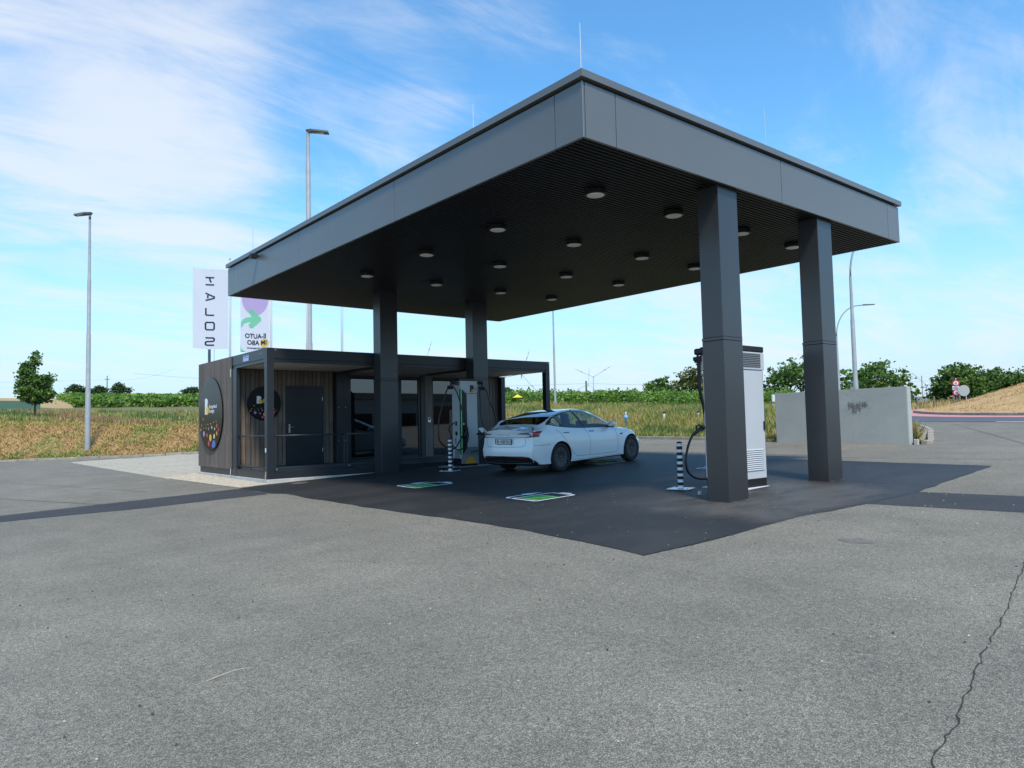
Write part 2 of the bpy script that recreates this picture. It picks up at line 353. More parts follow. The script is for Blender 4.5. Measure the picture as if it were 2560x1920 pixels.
def inpoly(x, y, P):
    c = False; n = len(P)
    for i in range(n):
        x1, y1 = P[i]; x2, y2 = P[i-1]
        if (y1 > y) != (y2 > y) and x < (x2-x1)*(y-y1)/(y2-y1)+x1: c = not c
    return c
def rk(az):
    """distance from the camera to the yard's kerb in direction az"""
    dx, dy = cos(az), sin(az); best = 1e9
    for i in range(len(KERB)-1):
        (x1, y1), (x2, y2) = KERB[i], KERB[i+1]; ex, ey = x2-x1, y2-y1; det = dx*(-ey)+dy*ex
        if abs(det) < 1e-9: continue
        ax, ay = x1-CX, y1-CY; t = (ax*(-ey)+ay*ex)/det; s_ = (dx*ay-dy*ax)/det
        if t > 0 and 0 <= s_ <= 1: best = min(best, t) if az < radians(88) or True else t
    return best
TAZ = [a for a, _ in TT][::-1]
def prof(row, r):
    if r <= row[0][0]: return row[0][1]
    for (r0, z0), (r1, z1) in zip(row, row[1:]):
        if r <= r1: return z0+(z1-z0)*(r-r0)/(r1-r0)
    return row[-1][1]
def table_z(az, r):
    a = math.degrees(az); rows = TT[::-1]
    if a <= rows[0][0]: return prof(rows[0][1], r)
    if a >= rows[-1][0]: return prof(rows[-1][1], r)
    for (a0, p0), (a1, p1) in zip(rows, rows[1:]):
        if a0 <= a <= a1:
            t = (a-a0)/(a1-a0); return prof(p0, r)*(1-t)+prof(p1, r)*t
RKC = {}
def rkc(az):
    k = round(math.degrees(az)*4)
    if k not in RKC: RKC[k] = rk(radians(k/4))
    return RKC[k]
def terr(u, v):
    az = atan2(v-CY, u-CX); r = sqrt((u-CX)**2+(v-CY)**2); a = math.degrees(az)
    if a < 2 or a > 125: return max(-3, min(3, gz(u, v)))
    if a > 92: w_ = 1-sm(92, 118, a)
    else: w_ = 1
    k = rk(az); g = gz(u, v)
    if r <= k: return g
    row0 = 5.5 if a > 55 else 4.0
    zt = table_z(az, r); t = sm(0, row0, r-k)
    n = noise.noise(Vector((u*.35, v*.35, 0)))*.10*sm(0, 2, r-k)*(1 if r < 90 else 0)
    z = g*(1-t)+zt*t+.10*(1-t)+n
    if k > 200: z = g
    if a < 22.5 and r < 52: z = g+.02
    elif a < 24.5 and r < 52: z = min(z, g+.02+(a-22.5)*.5*max(0, z-g))
    return z*w_+min(3, g)*(1-w_)
M_DRY = mat('dry_brown_grass_soil', (.36, .24, .105), .95, c2=(.22, .16, .06), vscale=.9, bump=.6, bscale=12)
M_WEED = mat('weedy_meadow_soil', (.17, .16, .055), .95, c2=(.10, .095, .03), vscale=.5, bump=.5, bscale=8)
M_WHEAT = mat('ripe_wheat_field', (.42, .30, .13), .95, c2=(.33, .23, .095), vscale=.12)
M_CROP = mat('dark_green_crop', (.035, .085, .030), .95, c2=(.022, .060, .020), vscale=.4)
M_FAR = mat('far_wooded_ridge', (.035, .055, .045), .95)
def build_terrain():
    azs = [radians(a) for a in ([x*.5 for x in range(4, 250)]+list(range(125, 363, 3)))]
    rs = [0, 6, 12, 18, 22, 24, 26, 27.5, 29, 30, 31, 32, 33, 34, 35, 36, 37, 38, 39, 40, 41, 42, 43, 44, 45, 46, 47, 48, 49, 50, 51.5, 53, 55, 57, 60, 64, 68, 73, 79, 86, 95, 105, 120, 140, 165, 200, 250, 320, 420, 600, 900, 1500, 3000, 6500]
    vs = []; fs = []; ms = []
    for a in azs:
        for r in rs:
            u, v = CX+r*cos(a), CY+r*sin(a)
            ins = inpoly(u, v, YARD)
            z = (gz(u, v)-.12) if (ins or (math.degrees(a) < 100 and math.degrees(a) > 5 and r < rk(a)+.9)) else terr(u, v)
            if r > 600: z = terr(CX+600*cos(a), CY+600*sin(a))+(.004*(r-600) if r < 1600 else 4)
            if ins and r > 110: z = min(z, 3)
            vs.append((u, v, z))
    n = len(rs); m = len(azs)
    for i in range(m):
        j = (i+1) % m
        for k in range(n-1):
            fs.append((i*n+k, i*n+k+1, j*n+k+1, j*n+k)); a = math.degrees(azs[i]); r = rs[k]
            bank = rkc(azs[i])+6 if rkc(azs[i]) < 60 else 60
            mi = 0 if (a > 55 and r < bank) else 1
            if r >= 68: mi = 1
            if r >= 75 and a > 80.5: mi = 2
            if 83.0 < a < 110 and 64 <= r < 140: mi = 3
            if r >= 700: mi = 4
            if 6 < a < 20 and 50 < r < 100: mi = 0
            ms.append(mi)
    me = bpy.data.meshes.new('terrain'); me.from_pydata(vs, [], fs)
    for x in (M_DRY, M_WEED, M_WHEAT, M_CROP, M_FAR): me.materials.append(x)
    me.polygons.foreach_set('material_index', ms); me.polygons.foreach_set('use_smooth', [True]*len(fs)); me.update()
    o = bpy.data.objects.new('terrain', me); col.objects.link(o); struct(o)
build_terrain()
yard = sheet('asphalt_yard', YARD, 0, M_ASPH)
# dark fresh asphalt laid under the canopy, with the two trench strips leading away
def jag(pts, step=.35, amp=.03, close=True):
    o = []; n = len(pts)
    for i in range(n if close else n-1):
        a = Vector(pts[i]); b = Vector(pts[(i+1) % n]); k = max(1, int((b-a).length/step))
        for j in range(k): o.append(tuple(a.lerp(b, j/k)+Vector((random.uniform(-amp, amp), random.uniform(-amp, amp)))*(1 if j else .3)))
    return o
PATCH = [(-.60,-1.27),(-.44,-.19),(-.34,.92),(-.37,2.33),(-.48,4.62),(-.49,6.05),(-.53,7.2),(-.47,8.30),(-.62,8.62),(-.68,10.45),(.05,10.68),(9.5,10.68),(9.75,11.0),(9.9,17.5),(10.6,17.5),(10.2,8.5),(9.75,3),(9.63,-1.3),(5.4,-1.6),(3.82,-1.52),(2.3,-1.31),(.5,-1.34)]
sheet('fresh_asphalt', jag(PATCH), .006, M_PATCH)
sheet('trench_strip', jag([(-.70,8.62),(-3.05,8.68),(-5.2,9.12),(-9,9.75),(-16,10.6),(-30,12.4),(-30,13.4),(-16,11.7),(-9,10.85),(-5.1,10.22),(-2.7,10.32),(-.62,10.42)], 1, .012), .004, M_STRIP)
sheet('trench_strip', jag([(3.85,-1.50),(4.08,-3.35),(4.9,-9),(6.2,-24),(7.7,-24),(6.3,-9),(5.55,-2.95),(5.36,-1.55)], 1, .012), .004, M_STRIP)
M_SEAM = mat('asphalt_joint', (.045, .045, .048), .85)
M_CRACK = mat('crack_shadow_gap', (.028, .026, .024), .9)
def crack(name, pts, wd, amp, m, off=.005, wj=.5):
    p2 = []
    for a, b in zip(pts, pts[1:]):
        a, b = Vector(a), Vector(b); k = max(2, int((b-a).length/.035)); 
        for j in range(k):
            q = a.lerp(b, j/k); nn = Vector((-(b-a).y, (b-a).x)).normalized()
            p2.append(q+nn*(noise.noise(Vector((q.x*7, q.y*7, 3)))*amp+noise.noise(Vector((q.x*28, q.y*28, 1)))*amp*.5))
    vs = []; fs = []
    for i, p in enumerate(p2):
        d = (p2[min(i+1, len(p2)-1)]-p2[max(i-1, 0)]).normalized(); nn = Vector((-d.y, d.x)); ww = wd*(1+wj*noise.noise(Vector((p.x*15, p.y*15, 9)))*2)
        ww = max(ww, wd*.25)
        for s_ in (1, -1): q = p+nn*s_*ww/2; vs.append((q.x, q.y, gz(q.x, q.y)+off))
        if i: fs.append((2*i-2, 2*i-1, 2*i+1, 2*i))
    b = MB(); b.add(vs, fs); o = b.build(name, m); struct(o); return o
crack('asphalt_crack', [(2.6,-3.75),(1.148,-4.095),(-.409,-4.409),(-1.538,-4.604),(-2.025,-4.704),(-2.538,-4.811),(-2.913,-4.866),(-3.063,-4.899),(-3.9,-5.05),(-6,-5.6)], .0065, .024, M_CRACK)
crack('asphalt_crack', [(-.62,-1.27),(.6,-1.35),(2.3,-1.32),(3.8,-1.52)], .010, .012, M_CRACK, .0085)
crack('asphalt_joint', [(-.5,8.55),(1.5,9.0),(4.4,9.35),(9.0,9.6)], .012, .01, mat('pale_joint', (.07, .07, .07), .9), .009)
crack('asphalt_joint', [(-8.6,24),(-5.8,17),(-3.3,9.8)], .03, .015, M_SEAM, .003)
crack('asphalt_joint', [(-7.4,34),(-4.2,20),(-2.2,12)], .02, .015, M_SEAM, .003)
crack('asphalt_joint', [(9,-3),(16,0),(26,5)], .03, .015, M_SEAM, .003)
crack('asphalt_joint', [(10,6),(10.8,0),(12,-8)], .03, .02, M_SEAM, .003)
# stain spot on the yard
sheet('oil_stain', [(1.323+.13*cos(a*pi/12)*(1+.2*sin(a*1.7)), -2.549+.20*sin(a*pi/12)) for a in range(24)], .003, mat('stained_asphalt', (.150, .132, .112), .75, var=.25, vscale=12))

# cream slabs left of the container building: every slab its own piece
slabroot = sheet('slab_pavement', [(-.90,14.9),(-1.02,22),(-1.14,31.0),(4.1,29.5),(12,24),(12,17),(.1,17),(.1,15.0)], -.02, mat('slab_bedding', (.07, .065, .055), .95))
sl_me = {}
def slab_mesh(w_, l_):
    k = (round(w_, 2), l_)
    if k not in sl_me:
        b = MB(); b.box(0, 0, -.03, w_, l_, 0, .006); sl_me[k] = b.mesh('slab', M_SLAB)
    return sl_me[k]
SLOPE = Matrix.Rotation(-math.atan(.036176), 4, 'Y') @ Matrix.Rotation(math.atan(.0048364), 4, 'X')
SP = [(-1.2,15.4),(-1.3,22),(-1.4,30.9),(3.9,29.4),(11.5,24.0),(11.5,17),(.1,17),(.0,15.6)]
v0 = 15.5; row = 0
while v0 < 30.5:
    u0 = -1.05-(.5 if row % 2 else 0)
    while u0 < 8:
        uu = max(u0, -.90-.0157*(v0-14.9)); ww = u0+.985-uu
        if ww > .12 and inpoly(uu+ww/2+.02, v0+.3, SP) and len([1 for _ in slabroot.children]) < 290:
            if True:
                o = bpy.data.objects.new('slab', slab_mesh(ww-.012, .570)); col.objects.link(o); o.parent = slabroot
                o.matrix_local = Matrix.Translation((uu, v0, gz(uu, v0)+.012+random.uniform(-.002, .002))) @ SLOPE
        u0 += 1.0
    v0 += .6; row += 1
# gravel bed beside the building
sheet('gravel_bed', [(-.60,10.62),(-.86,15.3),(-.75,16.0),(.10,16.9),(.10,10.70)], .004, mat('gravel_ground', (.33, .30, .26), .9, var=.2, vscale=15))
def pebbles(name, poly, n, r0, r1, m, seed):
    rnd = random.Random(seed); b = MB(); xs = [p[0] for p in poly]; ys = [p[1] for p in poly]; c = 0
    while c < n:
        x, y = rnd.uniform(min(xs), max(xs)), rnd.uniform(min(ys), max(ys))
        if not inpoly(x, y, poly): continue
        c += 1; r = rnd.uniform(r0, r1); a = rnd.uniform(0, pi); z = gz(x, y)+r*.25
        vs = []
        for k in range(5): q = a+2*pi*k/5; vs.append((x+r*cos(q)*1.3, y+r*sin(q)*rnd.uniform(.7, 1), z))
        vs += [(x, y, z+r*.7)]
        b.add(vs, [(k, (k+1) % 5, 5) for k in range(5)])
    o = b.build(name, m, smooth=True); stuff(o); return o
tag(pebbles('gravel', [(-.60,10.62),(-.84,15.3),(-.9,15.9),(.08,16.4),(.08,10.72)], 4200, .015, .04, M_PEB, 3), 'pale rounded gravel filling the strip beside the clad side of the container building', 'gravel')

# kerb: single stones along the yard's edge
kroot = sheet('kerb', [(-3.2,36.9),(-3.1,37.1),(16.5,13.2),(16.4,13.0)][:3], -.3, M_KERB)
kb = MB(); kb.box(0, -.08, -.15, .97, .08, .10, .012); kme = kb.mesh('kerbstone', M_KERB)
def lay_kerb(pts, root, me, step=1.0, dz=0.):
    for a, b in zip(pts, pts[1:]):
        a, b = Vector(a), Vector(b); n = max(1, round((b-a).length/step)); d = (b-a)/n; ang = atan2(d.y, d.x)
        for i in range(n):
            p = a+d*i; q = p+d; z0, z1 = gz(p.x, p.y), gz(q.x, q.y)
            o = bpy.data.objects.new('kerbstone', me); col.objects.link(o); o.parent = root
            o.matrix_local = Matrix.Translation((p.x, p.y, z0+dz+random.uniform(-.012, .01))) @ Matrix.Rotation(ang+random.uniform(-.01, .01), 4, 'Z') @ Matrix.Rotation(-math.atan2(z1-z0, d.length), 4, 'Y') @ Matrix.Scale(d.length/1.0, 4, (1, 0, 0))
lay_kerb([(-13,50),(-3.1,36.9),(-.27,33.5),(2.8,30.4),(4.1,29.6),(8,27.5),(12,24),(15.2,18),(16.2,13.1),(15.9,9.5),(15.3,6.9)], kroot, kme)
lay_kerb([(14.95,1.93),(15.5,1.96),(18,2.9),(20.65,3.87),(23.4,5.2),(25.3,6.9),(26.6,9.5)], kroot, kme, .8)
sheet('kerb_apron', [(15.25,2.05),(20.65,3.95),(23.3,5.3),(22.6,6.0),(19.5,5.0),(16.0,3.6)], .09, mat('apron_concrete', (.25, .22, .18), .85, var=.12, vscale=2))
stuff_list = []

# roundabout: road, red ring, island with its mound
IC = (45.5, 0.0)
def ring(name, r0, r1, off, m, a0=60, a1=330, n=90):
    vs = []; fs = []
    for i in range(n+1):
        a = radians(a0+(a1-a0)*i/n)
        for r in (r0, r1): x, y = IC[0]+r*cos(a), IC[1]+r*sin(a); vs.append((x, y, gz(x, y)+off))
        if i: fs.append((2*i-2, 2*i, 2*i+1, 2*i-1))
    b = MB(); b.add(vs, fs); o = b.build(name, m); struct(o); return o
ring('roundabout_road', 14.7, 18.6, .012, M_ROAD, 0, 360)
ring('red_overrun_ring', 13.2, 14.75, .018, M_RED, 0, 360)
for a0, a1 in ((196, 204), (168, 178), (180, 192), (208, 220)): ring('road_marking', 18.55, 18.75, .02, M_MARKW, a0, a1, 8)
ikroot = ring('island_kerb', 12.85, 13.1, .10, mat('island_kerb_core', (.30, .27, .24), .9), 0, 360, 60)
lay_kerb([(IC[0]+13.1*cos(radians(a)), IC[1]+13.1*sin(radians(a))) for a in range(100, 262, 9)], ikroot, kme, 1.0, .05)
def mound():
    vs = []; fs = []; n = 72; rs = [13.0, 12.4, 11.6, 10.6, 9.5, 8.3, 7, 5.5, 4, 2, .3]
    for r in rs:
        h = 1.75*sm(13.0, 5.0, r) if r > 5 else 1.75
        for k in range(n):
            a = 2*pi*k/n; x, y = IC[0]+r*cos(a), IC[1]+r*sin(a)
            vs.append((x, y, gz(x, y)+.14+h*(1 if r < 12.9 else 0)+(noise.noise(Vector((x*.6, y*.6, 4)))*.1 if r < 12 else 0)))
    for i in range(len(rs)-1):
        for k in range(n): fs.append((i*n+k, i*n+(k+1) % n, (i+1)*n+(k+1) % n, (i+1)*n+k))
    b = MB(); b.add(vs, fs); o = b.build('island_mound', mat('parched_straw_ground', (.50, .33, .15), .95, c2=(.38, .24, .10), vscale=1.5, bump=.8, bscale=10), smooth=True); struct(o)
mound()

# ---------------------------------------------------------------- grass, weeds, vines
def blades(name, sampler, n, h0, h1, wd, mats, lean=.6, seed=1, zf=None, label=None, cat=None, weights=None):
    rnd = random.Random(seed); vs = []; fs = []; ms = []; c = 0; tries = 0
    while c < n and tries < n*6:
        tries += 1
        p = sampler(rnd)
        if p is None: continue
        x, y, s_, mi = p; z = (zf or terr)(x, y)-.02; h = rnd.uniform(h0, h1)*s_; a = rnd.uniform(0, 2*pi); la = rnd.uniform(0, 2*pi); ll = h*rnd.uniform(0, lean)
        dx, dy = cos(a)*wd/2*rnd.uniform(.6, 1.4), sin(a)*wd/2*rnd.uniform(.6, 1.4); tx, ty = cos(la)*ll, sin(la)*ll
        o = len(vs)
        vs += [(x-dx, y-dy, z), (x+dx, y+dy, z), (x+dx*.7+tx*.35, y+dy*.7+ty*.35, z+h*.55), (x-dx*.7+tx*.35, y-dy*.7+ty*.35, z+h*.55), (x+tx, y+ty, z+h)]
        fs += [(o, o+1, o+2, o+3), (o+3, o+2, o+4)]; ms += [mi, mi]; c += 1
    me = bpy.data.meshes.new(name); me.from_pydata(vs, [], fs)
    for m in mats: me.materials.append(m)
    me.polygons.foreach_set('material_index', ms); me.update(); ob = bpy.data.objects.new(name, me); col.objects.link(ob); stuff(ob)
    if label: tag(ob, label, cat)
    return ob
G = [mat('straw_stalk', (.42, .31, .13), .8), mat('brown_dry_stalk', (.38, .25, .115), .85), mat('olive_grass', (.21, .22, .055), .8), mat('green_grass', (.12, .20, .035), .75), mat('yellow_grass', (.37, .34, .08), .8), mat('rust_dock', (.22, .11, .05), .85), mat('dark_weed', (.04, .075, .022), .7), mat('pale_flower', (.6, .58, .48), .8), mat('orange_hay', (.50, .31, .125), .85)]
def pol(a0, a1, r0, r1):
    def f(rnd, s_=1):
        a = radians(rnd.uniform(a0, a1)); r = sqrt(rnd.uniform(r0*r0, r1*r1)); return a, r
    return f
def bank_sampler(a0, a1, d0, d1, pick):
    def f(rnd):
        a = radians(rnd.uniform(a0, a1)); k = rkc(a)
        if k > 60: return None
        r = k+rnd.uniform(d0, d1); x, y = CX+r*cos(a), CY+r*sin(a)
        if inpoly(x, y, YARD): return None
        return pick(rnd, x, y, r-k)
    return f
def nz(x, y, s_, o=0): return noise.noise(Vector((x*s_, y*s_, o)))
def pick_bank(rnd, x, y, d):
    g = nz(x, y, .30, 1)+nz(x, y, 1.3, 2)*.5+(.12 if d < 1.2 else 0)
    if g > .20: mi = rnd.choice([3, 2, 3, 2, 4])
    elif g > .0: mi = rnd.choice([4, 2, 8, 1, 2])
    else: mi = rnd.choice([1, 8, 8, 8, 0])
    if 4.3 < d < 5.2 and rnd.random() < .6: mi = 4
    return x, y, (.75 if g > .2 else 1.), mi
blades('bank_grass', bank_sampler(63, 100, .25, 5.2, pick_bank), 60000, .05, .17, .04, G, 1.8, 11, None, 'mown dry brown and green grass on the bank behind the left kerb', 'grass')
def pick_top(rnd, x, y, d):
    g = nz(x, y, .25, 5)+nz(x, y, 1.1, 6)*.4; s_ = .6+.8*max(0, nz(x, y, .5, 8)+.3)
    if d < 9: g -= .12
    else: g += .10
    if g > .22: mi = rnd.choice([6, 3, 3, 2, 6])
    elif g > -.05: mi = rnd.choice([0, 4, 2, 2, 3])
    else: mi = rnd.choice([1, 5, 5, 2, 1])
    if rnd.random() < .01: mi = 7
    return x, y, s_, mi
blades('meadow_weeds', bank_sampler(66, 100, 5.2, 24, pick_top), 52000, .14, .44, .045, G, .5, 12, None, 'tall mixed weeds and dry grass on the plateau above the left bank', 'weeds')
def pick_right(rnd, x, y, d):
    g = nz(x, y, .35, 15)+nz(x, y, 1.4, 16)*.5; s_ = (.30 if d < .7 else .42)+.5*max(0, nz(x, y, .5, 18)+.1)+.13*max(0, min(d, 7)-1)
    if g > .16: mi = rnd.choice([6, 3, 3, 2, 3])
    elif g > -.16: mi = rnd.choice([4, 2, 3, 4, 0, 3, 4])
    else: mi = rnd.choice([0, 4, 1, 0, 2, 4])
    if d < .6 and rnd.random() < .4: mi = 4
    if rnd.random() < .012: mi = 7
    return x, y, s_, mi
blades('verge_weeds', bank_sampler(25, 63, .12, 9, pick_right), 95000, .20, .55, .022, G, .7, 13, None, 'tall yellow and green weeds on the slope behind the kerb beyond the white car', 'weeds')
def pick_wall(rnd):
    a = rnd.random(); x = 15.1+5.2*rnd.random()**1.6; y = 2.10+(x-15.1)*.36+abs(rnd.gauss(0, .28))+(.25 if x > 16.5 else 0)
    d = x-15.4; return x, y, rnd.uniform(.6, 1.3), rnd.choice([3, 2, 1, 5, 4, 1, 6])
blades('corner_weeds', pick_wall, 2400, .12, .42, .035, G, .8, 14, lambda x, y: gz(x, y)+.08, 'scrubby orange and green weeds at the right end of the concrete wall', 'weeds')
def pick_far(rnd):
    a = radians(rnd.uniform(8, 30)); r = rnd.uniform(56, 84); x, y = CX+r*cos(a), CY+r*sin(a)
    if inpoly(x, y, YARD) and a > radians(24): return None
    return x, y, 1., rnd.choice([0, 4, 0, 1])
blades('roadside_straw', pick_far, 9000, .3, .7, .07, G, .5, 15, None, 'dry straw coloured grass strip beyond the roundabout', 'grass')
def pick_mound(rnd):
    a = rnd.uniform(radians(90), radians(290)); r = sqrt(rnd.uniform(0, 12.6**2)); x, y = IC[0]+r*cos(a), IC[1]+r*sin(a); return x, y, 1, rnd.choice([0, 0, 0, 1, 4])
def zm(x, y):
    r = sqrt((x-IC[0])**2+(y-IC[1])**2); return gz(x, y)+.12+(1.75*sm(13.0, 5.0, r) if r > 5 else 1.75)
blades('mound_straw', pick_mound, 26000, .05, .13, .035, [mat('mound_straw_stalk', (.50, .31, .12), .85), mat('mound_brown_stalk', (.34, .19, .075), .85), G[4], G[4], mat('mound_pale_stalk', (.55, .38, .17), .85)], 1.2, 16, zm, 'parched orange straw covering the mound on the roundabout island', 'grass')
def leaf_cloud(pts, size, mats, seed, name, parent=None, tilt=1.0, jitter=.35, pickm=None):
    rnd = random.Random(seed); vs = []; fs = []; ms = []
    for p in pts:
        s_ = size*rnd.uniform(1-jitter, 1+jitter); a = Vector((rnd.gauss(0, 1), rnd.gauss(0, 1), rnd.gauss(0, .6)*tilt)).normalized(); b = a.orthogonal().normalized(); b = (Matrix.Rotation(rnd.uniform(0, 2*pi), 3, a) @ b)
        p = Vector(p); o = len(vs); c = a.cross(b)
        vs += [tuple(p-a*s_*.6), tuple(p+b*s_*.42+c*s_*.08), tuple(p+a*s_*.6), tuple(p-b*s_*.42+c*s_*.08)]
        fs.append((o, o+1, o+2, o+3)); ms.append(pickm(rnd, p) if pickm else rnd.randrange(len(mats)))
    me = bpy.data.meshes.new(name); me.from_pydata(vs, [], fs)
    for m in mats: me.materials.append(m)
    me.polygons.foreach_set('material_index', ms); me.update(); o = bpy.data.objects.new(name, me); col.objects.link(o)
    if parent is not None: o.parent = parent
    return o
def leafm(name, c, tr=.25):
    m = bpy.data.materials.new(name); m.use_nodes = True; nt = m.node_tree; b = nt.nodes['Principled BSDF']; b.inputs['Base Color'].default_value = (*c, 1); b.inputs['Roughness'].default_value = .55; b.inputs['Specular IOR Level'].default_value = .3
    t = nt.nodes.new('ShaderNodeBsdfTranslucent'); t.inputs[0].default_value = (c[0]*1.3, c[1]*1.5, c[2]*.8, 1); x = nt.nodes.new('ShaderNodeMixShader'); x.inputs[0].default_value = tr
    nt.links.new(b.outputs[0], x.inputs[1]); nt.links.new(t.outputs[0], x.inputs[2]); nt.links.new(x.outputs[0], nt.nodes['Material Output'].inputs[0]); return m
VINE = [leafm('vine_leaf_light', (.24, .35, .07), .35), leafm('vine_leaf_mid', (.14, .235, .045), .35), leafm('vine_leaf_dark', (.06, .14, .025), .25)]
def vineyard(name, fn, n, size, seed, label):
    rnd = random.Random(seed); pts = []
    while len(pts) < n:
        p = fn(rnd)
        if p: pts.append(p)
    o = leaf_cloud(pts, size, VINE, seed, name); stuff(o); tag(o, label, 'vineyard')
def vl(rnd):
    row = rnd.randrange(0, 14); r = 80+row*6.5+rnd.gauss(0, .5); amin = 67.5; amax = 81.7+.95*min(1, row/13)
    a = radians(rnd.uniform(amin, amax)); x, y = CX+r*cos(a), CY+r*sin(a)
    h = .98+.55*noise.noise(Vector((x*.5, y*.5, row)))+(2.2*max(0, noise.noise(Vector((x*.16, y*.16, 7+row)))-.25) if row == 0 else 0)+.02*row
    z = rnd.random()**.7*h; return (x, y, terr(x, y)+z)
vineyard('vineyard', vl, 46000, .27, 21, 'bright green vineyard rows on the rise left of the container building')
def vr(rnd):
    row = rnd.randrange(0, 9); a = rnd.uniform(29, 60); r = 47+row*4.5+rnd.gauss(0, .35)
    a = radians(a); x, y = CX+r*cos(a), CY+r*sin(a)
    h = .95+.40*noise.noise(Vector((x*.7, y*.7, row)))+.45*max(0, noise.noise(Vector((x*2.3, y*2.3, 4))))+.7*max(0, noise.noise(Vector((x*.33, y*.33, 9)))-.35); z = .05+rnd.random()**.7*h; return (x, y, terr(x, y)+z)
vineyard('vineyard', vr, 76000, .145, 22, 'bright green vineyard behind the weeds beyond the white car')

# ---------------------------------------------------------------- trees
BARK = mat('tree_bark', (.10, .075, .055), .9, var=.3, vscale=6)
LEAF = {'maple': [leafm('maple_leaf_light', (.17, .27, .055)), leafm('maple_leaf_mid', (.09, .165, .035)), leafm('maple_leaf_dark', (.04, .08, .022), .15)],
        'dark': [leafm('dark_crown_light', (.09, .15, .05)), leafm('dark_crown_mid', (.055, .10, .035)), leafm('dark_crown_deep', (.02, .042, .015), .15)],
        'mid': [leafm('robinia_light', (.17, .26, .05)), leafm('robinia_mid', (.095, .17, .036)), leafm('robinia_deep', (.04, .08, .02), .15)],
        'olive': [leafm('olive_crown_light', (.20, .19, .05)), leafm('olive_crown_mid', (.11, .12, .03)), leafm('olive_crown_deep', (.045, .055, .018), .15)]}
def tree(base, lobes, n, size, kind, label, trunk_h, trunk_r, seed, group=None, name='tree', clump=.22, drop=0., lean=0):
    """lobes: (x along the view's right, z up, radius, vertical radius) in metres about the base"""
    rnd = random.Random(seed); bx, by = base; bz = terr(bx, by)-.1
    t = thing(name, label, 'tree', (bx, by, bz), group)
    d = Vector((bx-CX, by-CY, 0)).normalized(); rt = Vector((d.y, -d.x, 0))
    L3 = []
    for lx, lz, lr, lv in lobes:
        for q in range(2): L3.append((rt*lx+d*(rnd.uniform(-.4, .4)*lr if q == 0 else rnd.uniform(-.7, .7)*lr)+Vector((0, 0, lz)), lr*rnd.uniform(.85, 1), lv))
    vol = [l[1]**2*l[2] for l in L3]; tv = sum(vol); pts = []; cl = []
    nc = max(30, n//22)
    for (c, r, v), w_ in zip(L3, vol):
        for _ in range(int(nc*w_/tv)+2):
            a = Vector((rnd.gauss(0, 1), rnd.gauss(0, 1), rnd.gauss(0, 1))).normalized(); rr = rnd.uniform(.45, 1.05)
            cl.append(c+Vector((a.x*r*rr, a.y*r*rr, a.z*v*rr)))
    for p in cl:
        cr = clump*rnd.uniform(.6, 1.5)
        for _ in range(int(n/len(cl))): pts.append(p+Vector((rnd.gauss(0, cr), rnd.gauss(0, cr), rnd.gauss(0, cr*.55)-.3*cr)))
    def pm(rnd, p):
        k = nz(p.x, p.z, 1.3/max(.3, clump*3), seed); return 0 if k+rnd.uniform(-.35, .35) > .22 else (1 if k+rnd.uniform(-.3, .3) > -.2 else 2)
    cr_ = leaf_cloud(pts, size, LEAF[kind], seed, 'crown', t, .8, .4, pm)
    b = MB(); top = max(l[1]+l[3]*.3 for l in lobes); b.tube([(0, 0, -.3), (lean*.1, 0, trunk_h*.5), (rt.x*lobes[0][0]*.3, rt.y*lobes[0][0]*.3, trunk_h), (rt.x*lobes[0][0]*.6, rt.y*lobes[0][0]*.6, top*.8)], [trunk_r*1.2, trunk_r, trunk_r*.8, trunk_r*.25], 8)
    for c, r, v in L3:
        s0 = Vector((0, 0, trunk_h*rnd.uniform(.8, 1.1))); b.tube([s0, s0.lerp(c, .5)+Vector((0, 0, .1*r)), c+Vector((0, 0, v*.3))], [trunk_r*.5, trunk_r*.3, trunk_r*.1], 6)
    me = b.mesh('trunk', BARK); o = bpy.data.objects.new('trunk', me); col.objects.link(o); o.parent = t
    return t
tree((-.78, 45.5), [(.05,1.5,.72,.45),(-.42,1.75,.55,.55),(.5,1.6,.5,.5),(-.35,2.4,.55,.7),(.35,2.2,.5,.5),(.72,2.5,.35,.35),(-.3,3.1,.42,.5),(.0,3.6,.3,.35),(-.55,3.0,.3,.4),(-.05,3.95,.2,.25)], 9500, .12, 'maple', 'young maple tree with an uneven crown on the grass bank at far left', .95, .06, 31, None, 'maple_tree', .10)
K = 1.75
def far(b): return (CX+(b[0]-CX)*K, CY+(b[1]-CY)*K)
tree(far((23.07,191.6)), [(0,3.6,2.6,2),(-2.2,3.0,1.8,1.5),(2.4,2.8,2.2,1.7),(-1,5,1.6,1.2),(1.5,4.6,1.5,1.2)], 2600, .55, 'dark', 'leftmost of the far roadside trees, its crown open underneath, left of the lamp post', 1.6, .28, 32, 'trees on the horizon at left', 'tree', .42)
tree(far((27.7,190.9)), [(0,3.0,3.0,2.2),(2,2.8,2.0,1.8),(-2,2.6,2.0,1.8),(.5,4,2,1.4)], 2400, .55, 'dark', 'round dark far tree just right of the left lamp post', 1.2, .26, 33, 'trees on the horizon at left', 'tree', .42)
tree(far((32.05,190.1)), [(0,3.8,3.0,2.6),(-2,3,2,2),(2.6,3,2.2,2),(0,5.4,1.8,1.3),(1,1.6,2.5,1.6)], 2800, .55, 'dark', 'tallest far tree on the horizon, right of the wooden power pole', 1.2, .28, 34, 'trees on the horizon at left', 'tree', .42)
tree(far((47.4,186.4)), [(0,3.2,3.0,2.2),(-2,2.6,2,1.6),(2,3.6,2,1.8)], 2200, .55, 'dark', 'far tree rising over the vineyard beside the clad corner of the building', 1.4, .26, 35, 'trees on the horizon at left', 'tree', .42)
